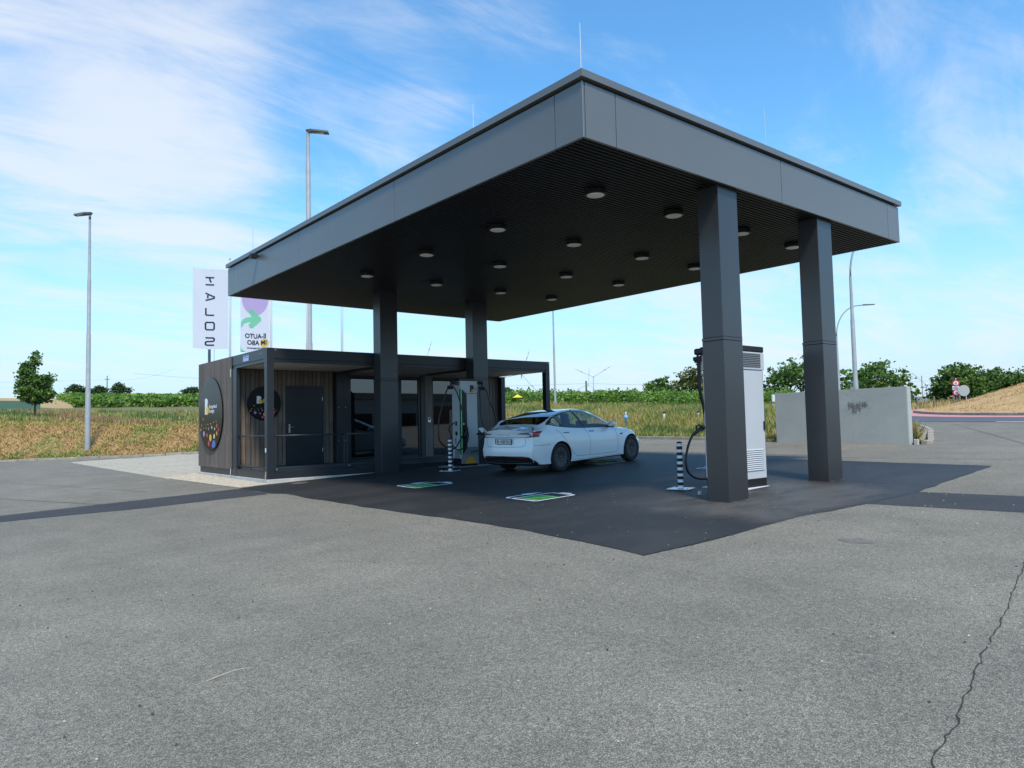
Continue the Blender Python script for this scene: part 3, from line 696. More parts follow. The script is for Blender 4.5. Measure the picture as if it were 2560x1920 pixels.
tree(far((88.8,109.8)), [(0,2,1.6,1.9),(-.6,3,1,1)], 1400, .42, 'dark', 'small dark tree seen under the right end of the container roof, left of its neighbour', 1, .2, 36, None, 'tree', .34)
tree(far((71.3,85.3)), [(0,1.2,2.0,1.1),(1.6,1.0,1.6,.9),(-1.6,1.1,1.6,1.0)], 1500, .38, 'dark', 'low dark bush-like tree behind the yellow parasol', .6, .18, 37, None, 'tree', .34)
tree((64.2,50.6), [(0.0, 1.72, 1.84, 1.38), (-1.38, 1.49, 1.15, 1.15), (0.69, 2.42, 1.26, 0.92), (-0.46, 2.64, 1.03, 0.69)], 2600, .24, 'mid', 'small green tree left of the rust tinted one, left of the near column', .5, .12, 38, 'trees behind the vineyard at right', 'tree', .2)
tree((58.6,42.0), [(0.0, 2.24, 1.68, 1.68), (0.56, 3.36, 1.12, 1.01), (1.34, 2.46, 1.34, 1.57), (-1.01, 1.57, 1.01, 1.12)], 3000, .24, 'olive', 'rounded tree with rust tinted leaves just left of the near column', .5, .14, 39, 'trees behind the vineyard at right', 'tree', .2)
tree((54.3,28.6), [(0.0, 2.16, 1.68, 1.56), (-1.56, 1.2, 1.08, 1.08), (0.96, 3.24, 1.32, 1.2), (1.92, 3.84, 0.96, 0.84), (2.16, 2.16, 1.44, 1.56), (-0.6, 2.88, 0.84, 0.84)], 4200, .22, 'mid', 'green tree between the charging cabinet and the second near column', .4, .14, 40, 'trees behind the concrete wall', 'tree', .2)
tree((61.5,25.6), [(0.0, 2.07, 1.84, 1.72), (1.15, 2.76, 1.26, 1.26)], 2200, .24, 'mid', 'green tree half hidden behind the curved lamp post pair', .5, .14, 41, 'trees behind the concrete wall', 'tree', .2)
tree((50.6,18.3), [(0.0, 2.46, 1.68, 1.34), (-1.12, 1.9, 1.12, 1.23), (1.23, 1.9, 1.23, 1.12), (1.79, 1.23, 1.01, 0.9), (-0.34, 3.36, 0.9, 0.56), (0.34, 0.9, 1.79, 1.12)], 4400, .20, 'mid', 'wide green tree rising behind the right end of the concrete wall', .5, .16, 42, 'trees behind the concrete wall', 'tree', .18)
tree((55.4, 14.6), [(-.2,2.0,1.5,1.1),(-1.3,1.6,.9,.9),(.9,2.5,1.0,.8),(.9,1.3,1.3,1.0),(-1.4,.8,.9,.7),(-.6,2.8,.7,.5),(.1,3.0,.6,.4)], 5200, .19, 'mid', 'loose leafy tree behind the round traffic signs', .5, .15, 43, 'trees beyond the roundabout', 'tree', .18)
tree((64.5,15.0), [(0,1.7,1.6,1.2),(1.6,1.6,1.3,1.1),(.2,2.5,.7,.6),(-1.3,1.3,1.0,.9),(2.6,1.3,1.2,.9)], 4600, .22, 'mid', 'dense green tree behind the straw mound at the right edge', .4, .16, 44, 'trees beyond the roundabout', 'tree', .2)

def debris(name, n, seed, m, r0, r1, label, box):
    rnd = random.Random(seed); b = MB(); c = 0
    while c < n:
        x, y = rnd.uniform(box[0], box[2]), rnd.uniform(box[1], box[3]); c += 1
        r = rnd.uniform(r0, r1); a = rnd.uniform(0, 6.28); z = gz(x, y)+.004
        b.add([(x+r*cos(a+k*2.1)*rnd.uniform(.6, 1.2), y+r*sin(a+k*2.1), z) for k in range(3)]+[(x, y, z+r*.9)], [(0, 1, 3), (1, 2, 3), (2, 0, 3)])
    o = b.build(name, m); stuff(o); tag(o, label, 'grit')
debris('loose_grit', 420, 77, mat('pale_grit', (.45, .42, .36), .8), .004, .011, 'scattered pale grit lying on the asphalt in the foreground', (-7, -5.5, 6, 3))
debris('loose_grit', 160, 78, mat('dark_grit', (.05, .045, .04), .8), .006, .014, 'scattered dark crumbs lying on the asphalt in the foreground', (-7, -5.5, 3, 4))
b = MB(); b.tube([(-4.98+x, -1.52+y, gz(-4.9, -1.5)+z) for x, y, z in ((0, 0, .006), (.08, .02, .014), (.18, .05, .018), (.30, .06, .008))], [.0018, .0022, .002, .001], 5)
STALK = b
# ================================================================== CANOPY
W_, D_, ZB, ZT = 9.22, 13.26, 4.867, 5.717
can = thing('canopy', 'large flat dark grey metal canopy on four square columns over the charging bays', 'canopy', (0, 0, 0))
def fpanel(x0, y0, x1, y1):
    b = MB(); b.box(min(x0, x1), min(y0, y1), ZB, max(x0, x1), max(y0, y1), 5.585, .004); b.build('fascia_panel', M_FASC, can)
g_ = .012
us = [0.0, .614, 4.66, 8.68, W_]; vs_ = [0.0, .514, 4.613, 8.695, 12.79, D_]
for a, b_ in zip(us, us[1:]):
    fpanel(a+g_/2+(.045 if a == 0 else 0), 0, b_-g_/2-(.045 if b_ == W_ else 0), .045); fpanel(a+g_/2+(.045 if a == 0 else 0), D_-.045, b_-g_/2-(.045 if b_ == W_ else 0), D_)
for a, b_ in zip(vs_, vs_[1:]):
    fpanel(0, a+g_/2, .045, b_-g_/2); fpanel(W_-.045, a+g_/2, W_, b_-g_/2)
b = MB(); b.box(-.004, -.004, ZB-.002, .004, .004, 5.587); b.build('corner_trim', mat('pale_corner_trim', (.20, .22, .24), .35, spec=.6), can)
b = MB(); b.box(.05, .05, ZB+.06, W_-.05, D_-.05, 5.60); b.build('roof_core', M_GAP, can)
b = MB()
for x0, y0, x1, y1 in ((-.045, -.045, W_+.045, .06), (-.045, D_-.06, W_+.045, D_+.045), (-.045, .06, .06, D_-.06), (W_-.06, .06, W_+.045, D_-.06)):
    b.box(x0, y0, 5.622, x1, y1, ZT)
b.build('roof_edge_trim', M_FASC, can)
b = MB(); b.box(.06, .06, 5.60, W_-.06, D_-.06, 5.66); b.build('roof_sheet', M_FRAME, can)
b = MB()   # small seam clips on top of the edge trim
for q in (2.6, 5.1, 7.6, 10.2, 12.2): b.box(-.02, q, ZT, .02, q+.10, ZT+.018)
for q in (3.0, 5.0, 7.3): b.box(q, -.02, ZT, q+.10, .02, ZT+.018)
stuff(b.build('trim_clip', M_FASC, can))
# ribbed underside: trapezoidal ribs running parallel to the right-hand fascia
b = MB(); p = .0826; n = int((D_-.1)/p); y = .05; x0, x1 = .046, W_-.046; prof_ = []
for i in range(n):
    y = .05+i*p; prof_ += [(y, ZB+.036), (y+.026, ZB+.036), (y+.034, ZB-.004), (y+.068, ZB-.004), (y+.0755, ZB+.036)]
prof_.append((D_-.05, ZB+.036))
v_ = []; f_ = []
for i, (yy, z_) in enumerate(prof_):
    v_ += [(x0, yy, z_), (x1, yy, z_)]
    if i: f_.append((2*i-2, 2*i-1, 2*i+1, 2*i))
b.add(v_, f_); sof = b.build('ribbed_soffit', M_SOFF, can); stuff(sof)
# columns (parts of the canopy): lower and upper cladding with a band between, edge strip
for (cu_, cvv, zj) in ((2.96, .086, 2.551), (5.97, .086, 2.655), (2.96, 10.42, 2.56), (5.97, 10.42, 2.66)):
    w1, w2 = .522, .371; g0 = gz(cu_, cvv)
    b = MB(); b.box(cu_-.004, cvv-.004, g0-.1, cu_+w1-.028, cvv+w2+.004, zj-.05, .006); cl = b.build('column', M_DARK, can)
    b = MB(); b.box(cu_, cvv, zj+.003, cu_+w1-.03, cvv+w2, ZB+.03, .006); b.build('upper_cladding', M_DARK, cl)
    b = MB(); b.box(cu_-.008, cvv-.008, zj-.047, cu_+w1-.026, cvv+w2+.008, zj, .003); b.build('joint_band', M_DARK, cl)
    b = MB(); b.box(cu_+w1-.022, cvv+.012, g0-.1, cu_+w1+.002, cvv+w2-.012, ZB+.03, .004); b.build('edge_strip', M_DARK, cl)
    b = MB(); b.box(cu_+w1-.029, cvv+.03, g0-.1, cu_+w1-.021, cvv+w2-.03, ZB+.02); b.build('shadow_joint', M_GAP, cl)
    b = MB()
    for dx, dy in ((.10, -.02), (.42, -.03), (.56, .12), (.58, .30)):
        cx2, cy2 = cu_+dx, cvv+dy; b.add([(cx2-.04, cy2-.012, gz(cx2, cy2)+.009), (cx2+.05, cy2-.016, gz(cx2, cy2)+.009), (cx2+.03, cy2+.012, gz(cx2, cy2)+.009), (cx2-.05, cy2+.010, gz(cx2, cy2)+.009)], [(0, 1, 2, 3)])
    stuff(b.build('mortar_smear', mat('mortar_smear', (.20, .20, .21), .8), cl))
for u_, v2, h in ((0.0, -.0, .62), (0.0, 2.27, .40), (0.0, 6.69, .62), (0, 11.4, .62), (4.24, 0.0, .68), (W_, 4, .6)):
    b = MB(); b.tube([(u_, v2+.01, ZT-.02), (u_, v2+.01, ZT+h*.6), (u_, v2+.01, ZT+h)], [.0065, .006, .004], 6); b.box(u_-.03, v2-.02, ZT, u_+.03, v2+.04, ZT+.02); b.build('lightning_rod', mat('lightning_rod_alloy', (.55, .57, .58), .4, metal=.5), can)
# ceiling lamps
rows_ = [1.36, 3.78, 6.11, 8.62]; cols_ = [1.63, 3.54, 5.57, 7.42]
rn = ['in the nearest row', 'in the second nearest row', 'in the third row away', 'in the farthest row']
cn = ['first from left', 'second from left', 'third from left', 'last at right']
lamp0 = None
for i, v2 in enumerate(rows_):
    for j, u_ in enumerate(cols_):
        if lamp0 is None:
            lamp0 = thing('ceiling_lamp', '', 'lamp', (0, 0, 0), 'round lamps under the canopy')
            b = MB(); b.lathe([(.02, 0), (.155, 0), (.165, -.012), (.165, -.072), (.155, -.082), (.138, -.082)], n=28); b.build('housing', M_BLACK, lamp0, smooth=True, auto=35)
            b = MB(); b.lathe([(.139, -.080), (.130, -.088), (.09, -.094), (.001, -.097)], n=28); b.build('diffuser', M_LAMPG, lamp0, smooth=True)
            b = MB(); b.box(-.20, -.03, -.02, -.155, .03, 0, .004); b.build('cable_gland', M_BLACK, lamp0)
            o = lamp0
        else: o = dup(lamp0)
        o.location = (u_, v2, ZB-.002); o['label'] = 'round black ceiling lamp under the canopy, '+cn[j]+' '+rn[i]
cam_ = thing('fascia_camera', 'small black box camera fixed under the roof edge at the left end of the canopy', 'camera', (0, 11.05, 5.50))
b = MB(); b.box(-.20, 11.0, 5.445, -.03, 11.13, 5.555, .008); b.build('housing', M_BLACK, cam_)
b = MB(); b.box(-.06, 11.04, 5.50, 0, 11.09, 5.53); b.build('bracket', M_FRAME, cam_)
b = MB(); b.lathe([(.001, -.204), (.03, -.204), (.035, -.198)], (0, 11.065, 5.50), 14, 'x'); b.build('lens', M_GAP, cam_)

# ================================================================== CONTAINER BUILDING
HU0, HU1, HV0, HV1, HV2 = .11, 9.28, 10.81, 13.28, 16.06
Z0, ZF, ZTOP, ZBM = .12, .31, 3.27, 2.93
hut = thing('container_building', 'low dark framed container building with grey brown timber cladding, open veranda and glass front', 'building', (HU0, HV0, Z0))
b = MB()
b.box(HU0-.02, HV0-.03, -.25, HU1+.02, HV2+.10, Z0-.003, .008); b.build('concrete_base', M_CONC, hut)
def hb_(name, m, *bx, bev=0, parent=None, **k):
    b = MB()
    for x in bx: b.box(*x, bev)
    return b.build(name, m, parent or hut, **k)
P_ = .172
for pu in (HU0, 3.045, 3.235, 6.08, 6.27, HU1-P_):
    for pv in ((HV0,) if pu in (HU0, HU1-P_) else ()): hb_('post', M_FRAME, (pu, pv, Z0, pu+P_, pv+P_, ZTOP), bev=.006)
hb_('post', M_FRAME, (HU0, HV1-.34, Z0, HU0+.09, HV1-.03, ZBM), bev=.005)
hb_('post', M_FRAME, (HU1-.17, HV1-.2, Z0, HU1, HV1+.03, ZBM), bev=.005)
for pu in (3.02, 3.24):   # double post where two modules meet
    o = hb_('post', M_FRAME, (pu, HV1-.20, Z0, pu+.215, HV1-.012, ZBM), bev=.004)
    for zz_ in (.95, 1.9): b = MB(); b.lathe([(.001, HV1-.206), (.011, HV1-.206), (.012, HV1-.20)], (pu+.05, 0, zz_), 10, 'y'); b.build('bolt', M_STEEL, o)
# top beams and bottom beams
for a, c in ((HU0+P_, HU1-P_),):
    hb_('top_beam', M_FRAME, (a, HV0+.004, 3.01, c, HV0+.11, ZTOP-.002), bev=.006)
    hb_('beam_flange', M_FRAME, (a, HV0+.018, ZBM, c, HV0+.09, 3.007))
    hb_('bottom_beam', M_FRAME, (a, HV0+.006, Z0, c, HV0+.13, ZF-.01), bev=.006)
hb_('top_beam', M_FRAME, (HU0+.004, HV0+P_, 3.01, HU0+.11, HV1+.05, ZTOP-.002), bev=.006)
hb_('beam_flange', M_FRAME, (HU0+.018, HV0+P_, ZBM, HU0+.09, HV1, 3.007))
hb_('bottom_beam', M_FRAME, (HU0+.006, HV0+P_, Z0, HU0+.13, HV1+.06, ZF-.01), bev=.006)
hb_('top_beam', M_FRAME, (HU1-.11, HV0+P_, 3.01, HU1-.004, HV2, ZTOP-.002), bev=.006)
hb_('bottom_beam', M_FRAME, (HU1-.13, HV0+P_, Z0, HU1-.006, HV2, ZF-.01))
hb_('plinth_beam', M_FRAME, (HU0+.012, HV1+.08, Z0+.01, HU0+.14, HV2-.02, .285), bev=.005)
hb_('roof', M_FRAME, (HU0+.11, HV0+.11, 3.20, HU1-.11, HV2+.02, ZTOP-.01))
hb_('ceiling', M_CEIL, (HU0+.10, HV0+.10, 2.945, HU1-.12, HV1+.0, 2.965))
for q in (3.02+.21, 6.17):   # ceiling joint beams across the veranda
    hb_('ceiling_beam', M_FRAME, (q-.10, HV0+.11, 2.90, q+.10, HV1-.2, 2.944))
hb_('ceiling_strip', mat('pale_joint_strip', (.62, .60, .56), .5), (1.55, HV0+.14, 2.938, 1.57, HV1-.05, 2.944))
hb_('floor', mat('grey_deck_plate', (.06, .063, .067), .6, var=.1), (HU0+.13, HV0+.13, ZF-.06, HU1-.13, HV1, ZF-.008))
hb_('rear_floor', M_BLACK, (3.3, HV1, .2, HU1-.15, HV2-.1, .36))
# rear volume walls (behind the cladding)
hb_('wall', M_GAP, (HU0+.03, HV1+.012, .29, 3.45, HV1+.10, ZBM))
hb_('wall', M_GAP, (HU0+.004, HV1+.055, .29, HU0+.12, HV2, 3.26))
hb_('wall', M_FRAME, (HU0+.12, HV2-.08, .29, HU1, HV2, 3.2), (HU1-.09, HV1+.1, .29, HU1, HV2-.08, 3.2), (8.60, HV1+.012, .29, HU1, HV1+.1, ZBM))
hb_('interior_wall', mat('interior_wall_paint', (.30, .30, .29), .8), (3.36, HV1+.1, .36, 3.44, HV2-.1, 2.95), (3.44, HV2-.16, .36, HU1-.1, HV2-.09, 2.95))
hb_('interior_ceiling', mat('interior_ceiling_paint', (.5, .5, .48), .7), (3.3, HV1+.06, 2.95, HU1-.1, HV2-.1, 2.99))
# planks: shared unit meshes
pk = {}
def plank(x, y, z, l_, w_, axis='u'):
    k = (axis, round(l_, 2), round(w_, 3))
    if k not in pk:
        b = MB()
        if axis == 'u': b.box(0, -.022, 0, w_, 0, l_, .003)
        else: b.box(-.022, 0, 0, 0, w_, l_, .003)
        pk[k] = b.mesh('plank', M_WOOD)
    o = bpy.data.objects.new('plank', pk[k]); col.objects.link(o); o.parent = hut
    ox, oy, oz = hut['og']; o.location = (x-ox, y-oy, z-oz); return o
PW = .1262
u_ = .225; DL, DR, DT = 1.60, 2.66, 2.475
while u_ < 3.0:
    ww = PW-.015; c_ = u_+ww/2
    if DL-.02 < u_ and u_+ww < DR+.06: plank(u_, HV1+.010, DT+.035, ZBM-DT-.03, ww)
    elif u_ < DL < u_+ww or u_ < DR < u_+ww:
        plank(u_, HV1+.010, DT+.035, ZBM-DT-.03, ww)
    else:
        zs = 1.47 if int(u_*10) % 3 else 1.1
        plank(u_, HV1+.010, .31, zs-.31-.002, ww); plank(u_, HV1+.010, zs, ZBM-zs, ww)
    u_ += PW
plank(DR+.02, HV1+.010, .31, DT-.28, .06); 
u_ = 8.62
while u_ < 9.06: plank(u_, HV1+.010, .75, 2.18, PW-.016); plank(u_, HV1+.010, .32, .425, PW-.016); u_ += PW
v2 = HV1+.06
while v2 < HV2+.02: plank(HU0-.002, v2, .288, .90, PW-.016, 'v'); plank(HU0-.002, v2, 1.191, 3.262-1.191, PW-.016, 'v'); v2 += PW
hb_('corner_board', M_WOOD, (HU0-.024, HV1+.0, .288, HU0+.0, HV1+.052, 3.262))
# plain door
hb_('door_frame', M_FRAME, (DL-.035, HV1-.025, .305, DL-.002, HV1+.0, DT+.03), (DR+.002, HV1-.025, .305, DR+.03, HV1+.0, DT+.03), (DL-.035, HV1-.025, DT+.002, DR+.03, HV1, DT+.033))
door = hb_('door', M_FRAME, (DL, HV1-.018, .31, DR, HV1+.02, DT), bev=.003)
hb_('handle_plate', M_STEEL, (DL+.055, HV1-.028, 1.20, DL+.095, HV1-.0185, 1.44), bev=.003, parent=door)
b = MB(); b.tube([(DL+.075, HV1-.03, 1.36), (DL+.075, HV1-.07, 1.36), (DL+.20, HV1-.07, 1.36)], .010, 8); b.build('handle', M_STEEL, door, smooth=True)
for z_ in (.65, 2.10):
    b = MB(); b.tube([(DR-.008, HV1-.03, z_), (DR-.008, HV1-.03, z_+.10)], .009, 8); b.build('hinge', M_STEEL, door)
# glass front: bays with frames and panes
def win(x0, x1, z0, z1, fr=.055, ms=M_FRAME, vv=HV1, name='window', doorlike=False):
    f = hb_(name, ms, (x0, vv-.03, z0, x0+fr, vv+.05, z1), (x1-fr, vv-.03, z0, x1, vv+.05, z1), (x0+fr, vv-.029, z0, x1-fr, vv+.049, z0+fr), (x0+fr, vv-.029, z1-fr, x1-fr, vv+.049, z1))
    b = MB(); b.box(x0+fr-.004, vv+.003, z0+fr-.004, x1-fr+.004, vv+.012, z1-fr+.004); b.build('pane', M_HGLASS, f); return f
win(3.49, 4.70, .36, 2.86, .06); win(4.70, 5.20, .36, 2.86, .06)
win(5.20, 5.95, .33, 2.86, .07, name='glass_door')
b_ = hb_('mullion', mat('dark_mullion', (.02, .022, .026), .4), (5.955, HV1-.06, .33, 6.10, HV1+.05, 2.92))
hb_('mullion', mat('brown_grey_mullion', (.15, .135, .125), .55, var=.1), (6.105, HV1-.075, .33, 6.20, HV1+.05, 2.93), (6.206, HV1-.07, .33, 6.38, HV1+.05, 2.93))
win(6.39, 8.60, .33, 2.86, .05); 
hb_('transom', mat('brown_grey_mullion'), (3.46, HV1-.045, 2.865, 8.61, HV1+.05, 2.94))
hb_('threshold', mat('grey_deck_plate'), (3.46, HV1-.12, .311, 8.61, HV1-.032, .345), bev=.003)
ic = hb_('intercom', M_STEEL, (6.18, HV1-.105, 1.42, 6.29, HV1-.078, 1.58), bev=.006)
hb_('button_panel', M_BLACK, (6.20, HV1-.108, 1.50, 6.27, HV1-.1055, 1.56), parent=ic)
# interior furniture seen faintly: a shelf and a vending cabinet
hb_('interior_cabinet', mat('interior_cabinet_paint', (.25, .25, .27), .5), (7.2, HV2-.8, .37, 8.1, HV2-.2, 2.2), (4.0, HV2-.9, .37, 4.6, HV2-.2, 1.5))
MH0 = mat('dark_grey_pole', (.16, .17, .18), .5)
# railing
def rail(name, segs, r, m, parent=None):
    b = MB()
    for s_ in segs: b.tube(s_, r, 8)
    return b.build(name, m, parent or hut, smooth=True, auto=50)
MR = mat('railing_paint', (.035, .04, .05), .4, spec=.4)
for (a, c) in ((HU0+.185, 2.17), (2.19, 3.62)):
    r_ = hb_('railing', MR, (a+.02, HV0+.05, .40, a+.045, HV0+.075, 1.13), (c-.045, HV0+.05, .40, c-.02, HV0+.075, 1.13), (a+.02, HV0+.05, .372, c-.02, HV0+.075, .395))
    b = MB(); b.tube([(a-.01, HV0+.0625, 1.15), (c+.01, HV0+.0625, 1.15)], .019, 10); b.build('handrail', MR, r_, smooth=True)
    b = MB()
    for q in (a+.05,): b.lathe([(.001, HV0-.004), (.016, HV0-.002), (.018, HV0+.006)], (q, 0, .345), 10, 'y')
    b.build('bolt', M_STEEL, r_)
    hb_('railing_foot', M_FRAME, (a, HV0-.0, .315, c, HV0+.02, .368), parent=r_)
r_ = hb_('railing', MR, (HU0+.05, HV0+.20, .36, HU0+.075, HV0+.225, 1.13), (HU0+.05, HV1-.37, .36, HU0+.075, HV1-.345, 1.13), (HU0+.05, HV0+1.22, .33, HU0+.07, HV0+1.24, 1.02), (HU0+.05, HV0+1.27, .33, HU0+.07, HV0+1.29, 1.02))
b = MB(); b.tube([(HU0+.0625, HV0+.15, 1.15), (HU0+.0625, HV1-.30, 1.15)], .020, 10); b.tube([(HU0+.0625, HV0+.15, .385), (HU0+.0625, HV1-.30, .385)], .020, 10); b.build('handrail', mat('railing_paint'), r_, smooth=True)
# stickers and earthing straps
hb_('sticker', mat('blue_white_sticker', (.45, .55, .72), .5), (HU0-.002, 12.05, 3.055, HU0+.0035, 12.42, 3.205))
b = MB(); vs1, fs1 = text_mesh('CTX', .085, True)
b.add([(HU0-.003, 12.40-v.x, 3.10+v.y) for v in vs1], fs1); 
bb = MB(); bb.box(HU0-.0035, 12.06, 3.175, HU0-.0022, 12.40, 3.195); bb.box(HU0-.0035, 12.10, 3.135, HU0-.0022, 12.36, 3.15); bb.build('sticker_print', mat('blue_print', (.05, .10, .40), .5), hut)
hb_('sticker', mat('green_white_sticker', (.55, .72, .50), .5), (HU0-.027, HV1+.005, 2.72, HU0-.0245, HV1+.05, 2.93))
hb_('sticker', M_WHITEP, (HU0-.002, HV0+.06, .76, HU0+.004, HV0+.13, .86))
b = MB()
for q in range(5): b.box(HU0-.0015, 11.05+q*.07, 3.12, HU0+.0035, 11.085+q*.07, 3.19)
b.build('raised_mark', mat('grey_stencil', (.13, .145, .16), .5), hut)
b = MB(); b.box(HU0+.20, HV0-.002, 3.21, HU0+.225, HV0+.003, 3.235); b.build('corner_bolt', M_STEEL, hut)
b = MB(); b.box(HU1-.06, HV0-.004, 3.20, HU1-.035, HV0+.0, 3.23); b.build('corner_bolt', mat('white_dot', (.8, .8, .78), .5), hut)
b = MB(); b.box(HU0-.012, HV0+.05, .20, HU0-.002, HV0+.10, .30, .004); b.build('earth_clamp', mat('brass_clamp', (.55, .45, .15), .4, metal=.5), hut)
b = MB(); b.tube([(HU0-.02, HV0+.07, .22), (HU0-.035, HV0+.03, .10), (HU0-.03, HV0-.05, -.03)], .008, 6); b.tube([(HU0-.02, HV1+.03, .30), (HU0-.04, HV1, .12), (HU0-.06, HV1-.08, -.06)], .010, 6); b.build('earth_strap', M_GALV, hut, smooth=True)
tag(hb_('roof_pipe', M_GALV, (0, 0, 0, .01, .01, .01)), 'x') if False else None
tp = thing('standpipe', 'short dark grey pole rising behind the clad end of the container under the lettered banner', 'pole', (2.85, 24.2, .15))
pp = MB(); pp.tube([(2.85, 24.2, 0), (2.85, 24.2, 4.9)], .055, 10); pp.build('pole', MH0, tp, smooth=True); pp = MB(); pp.tube([(3.02, 24.14, 0), (3.02, 24.14, 5.1)], .008, 5); pp.build('rope', MH0, tp)
# service covers in the dark asphalt in front of the container
dc = sheet('drain_cover', [(.62+.20*cos(a*pi/10), 10.15+.20*sin(a*pi/10)) for a in range(20)], .011, mat('rusty_cover', (.12, .095, .07), .7, var=.3, vscale=20)); 

# ---- round signs -------------------------------------------------------
CB, CO, CRd, CBl, CG, CLG = (mat('sign_black_gloss', (.006, .006, .007), .22, spec=.18), mat('sign_yellow', (.85, .50, .04), .4), mat('sign_red', (.60, .05, .06), .4), mat('sign_blue', (.10, .14, .50), .4), mat('sign_green', (.10, .33, .12), .4), mat('sign_pale_green', (.55, .68, .35), .4))
CLB, COr, CW = mat('sign_lilac', (.30, .32, .60), .4), mat('sign_orange', (.80, .25, .08), .4), mat('sign_white', (.82, .82, .82), .4)
SD = [(-.62,-.13,.035,5),(-.42,-.28,.03,8),(-.20,-.27,.035,7),(.05,-.26,.03,5),(.28,-.22,.022,2),(.50,-.20,.04,1),(-.75,-.30,.05,1),(-.82,-.42,.055,7),
      (-.58,-.38,.04,0),(-.36,-.37,.045,3),(-.14,-.39,.05,6),(.14,-.36,.055,4),(.38,-.40,.05,2),(.56,-.32,.08,0),(.70,-.42,.055,0),
      (-.55,-.53,.105,6),(-.27,-.57,.085,0),(.02,-.64,.13,5),(.34,-.60,.09,2),(.56,-.52,.08,7),(-.12,-.80,.10,0),(.26,-.86,.0,8)]
def round_sign(cu2, cv2, cz, R_, axis, label):
    """axis 'u': faces -u (x along -v);  axis 'v': faces -v (x along +u)"""
    t = thing('round_sign', label, 'sign', (cu2, cv2, cz), 'round black company signs on the timber cladding')
    cols2 = [CRd, CG, CLG, CG, CLG, CO, CLB, COr, CBl, CW, CB]
    def put(x, y, d):
        return (cu2-d, cv2-x, cz+y) if axis == 'u' else (cu2+x, cv2-d, cz+y)
    b = MB(); n = 56
    for (r_, d) in ((R_*.985, 0), (R_, .004), (R_, .030), (R_*.985, .034)):
        b.v += [put(r_*cos(2*pi*k/n), r_*sin(2*pi*k/n), d) for k in range(n)]
    for i in range(3): b.f += [(i*n+k, i*n+(k+1) % n, (i+1)*n+(k+1) % n, (i+1)*n+k) for k in range(n)]
    b.f += [tuple(range(3*n, 4*n)), tuple(range(n))[::-1]]; b.m = [0]*len(b.f); b.build('disc', CB, t)
    def flat(name, m, polys, d=.0365):
        b = MB()
        for pl in polys: b.add([put(x*R_, y*R_, d) for x, y in pl], [tuple(range(len(pl)))])
        return b.build(name, m, t)
    circ = lambda x, y, r, ry=None, n=20: [(x+r*cos(2*pi*k/n), y+(ry or r)*sin(2*pi*k/n)) for k in range(n)]
    bx, by, s_ = -.30, .02, .42
    flat('logo_letter', CW, [[(bx-.16, by-.02), (bx-.16, by+s_)]+[(bx-.02+.13*cos(a), by+s_-.12+.12*sin(a)) for a in [pi/2-k*pi/10 for k in range(11)]]+[(bx-.02+.16*cos(a), by+.10+.12*sin(a)) for a in [pi/2-k*pi/10 for k in range(1, 11)]]])
    flat('logo_dot', CO, [circ(bx+.06, by+.095, .125)], .0372)
    b = MB()
    for ln, (tx, yy_) in enumerate((('Burgenland', .165), ('Energie', .045))):
        v1, f1 = text_mesh(tx, .135, True); b.add([put((-.08+v.x)*R_*1.05, (yy_+v.y)*R_, .0368) for v in v1], f1)
    b.build('lettering', CW, t)
    for x, y, r, ci in SD:
        if ci == 8 and r == 0: flat('dot', CBl, [[(.16, -.90), (.14, -.84), (.20, -.74), (.28, -.70), (.40, -.72), (.46, -.78), (.43, -.86), (.34, -.91)]]); continue
        flat('dot', cols2[ci], [circ(x, y, r*.75)])
    b = MB(); q = .0367
    b.add([put(-R_*.999, -.075*R_, q-.002), put(R_*.999, -.075*R_, q-.002), put(R_*.999, -.068*R_, q-.002), put(-R_*.999, -.068*R_, q-.002)], [(0, 1, 2, 3)]); b.build('panel_joint', mat('sign_joint', (.03, .03, .03), .5), t)
    return t
round_sign(HU0-.03, 14.88, 1.77, 1.03, 'u', 'large round black glossy sign with coloured dots on the clad end wall at left')
round_sign(.965, HV1-.016, 2.013, .462, 'v', 'small round black sign on the veranda back wall left of the plain door')

# ================================================================== FLAGS AND POLES
def pole(name, x, y, z0, segs, m, label, cat, group=None):
    t = thing(name, label, cat, (x, y, z0), group); pts = []; rs = []
    return t
MP = mat('white_flag_pole', (.42, .43, .44), .45)
FP = [(3.037, 22.282, 8.0), (4.451, 21.774, 8.0), (6.959, 20.669, 7.9), (5.737, 21.258, 7.9)]
fl = ['white flag pole carrying the lettered white banner, leftmost behind the container roof', 'white flag pole carrying the banner with the green arrow', 'bare white flag pole right of the thick grey lamp post behind the container roof', 'bare white flag pole standing close beside the thick grey lamp post behind the roof']
for (x, y, zt), lb in zip(FP, fl):
    g0 = gz(x, y); t = thing('flag_pole', lb, 'flag pole', (x, y, g0), 'flag poles behind the container building')
    b = MB(); b.tube([(x, y, g0-.1), (x, y, 4), (x, y, zt)], [.045, .038, .028], 12); b.build('pole', MP, t, smooth=True)
    b = MB(); b.lathe([(.001, zt+.05), (.03, zt+.03), (.04, zt), (.035, zt-.02)], (x, y, 0), 12); b.build('finial', MP, t, smooth=True)
    b = MB(); b.tube([(x+.05, y-.05, 1.2), (x+.052, y-.05, 5), (x+.04, y-.04, zt-.1)], .005, 5)
    b.build('halyard', mat('grey_rope', (.4, .4, .4), .8), t)
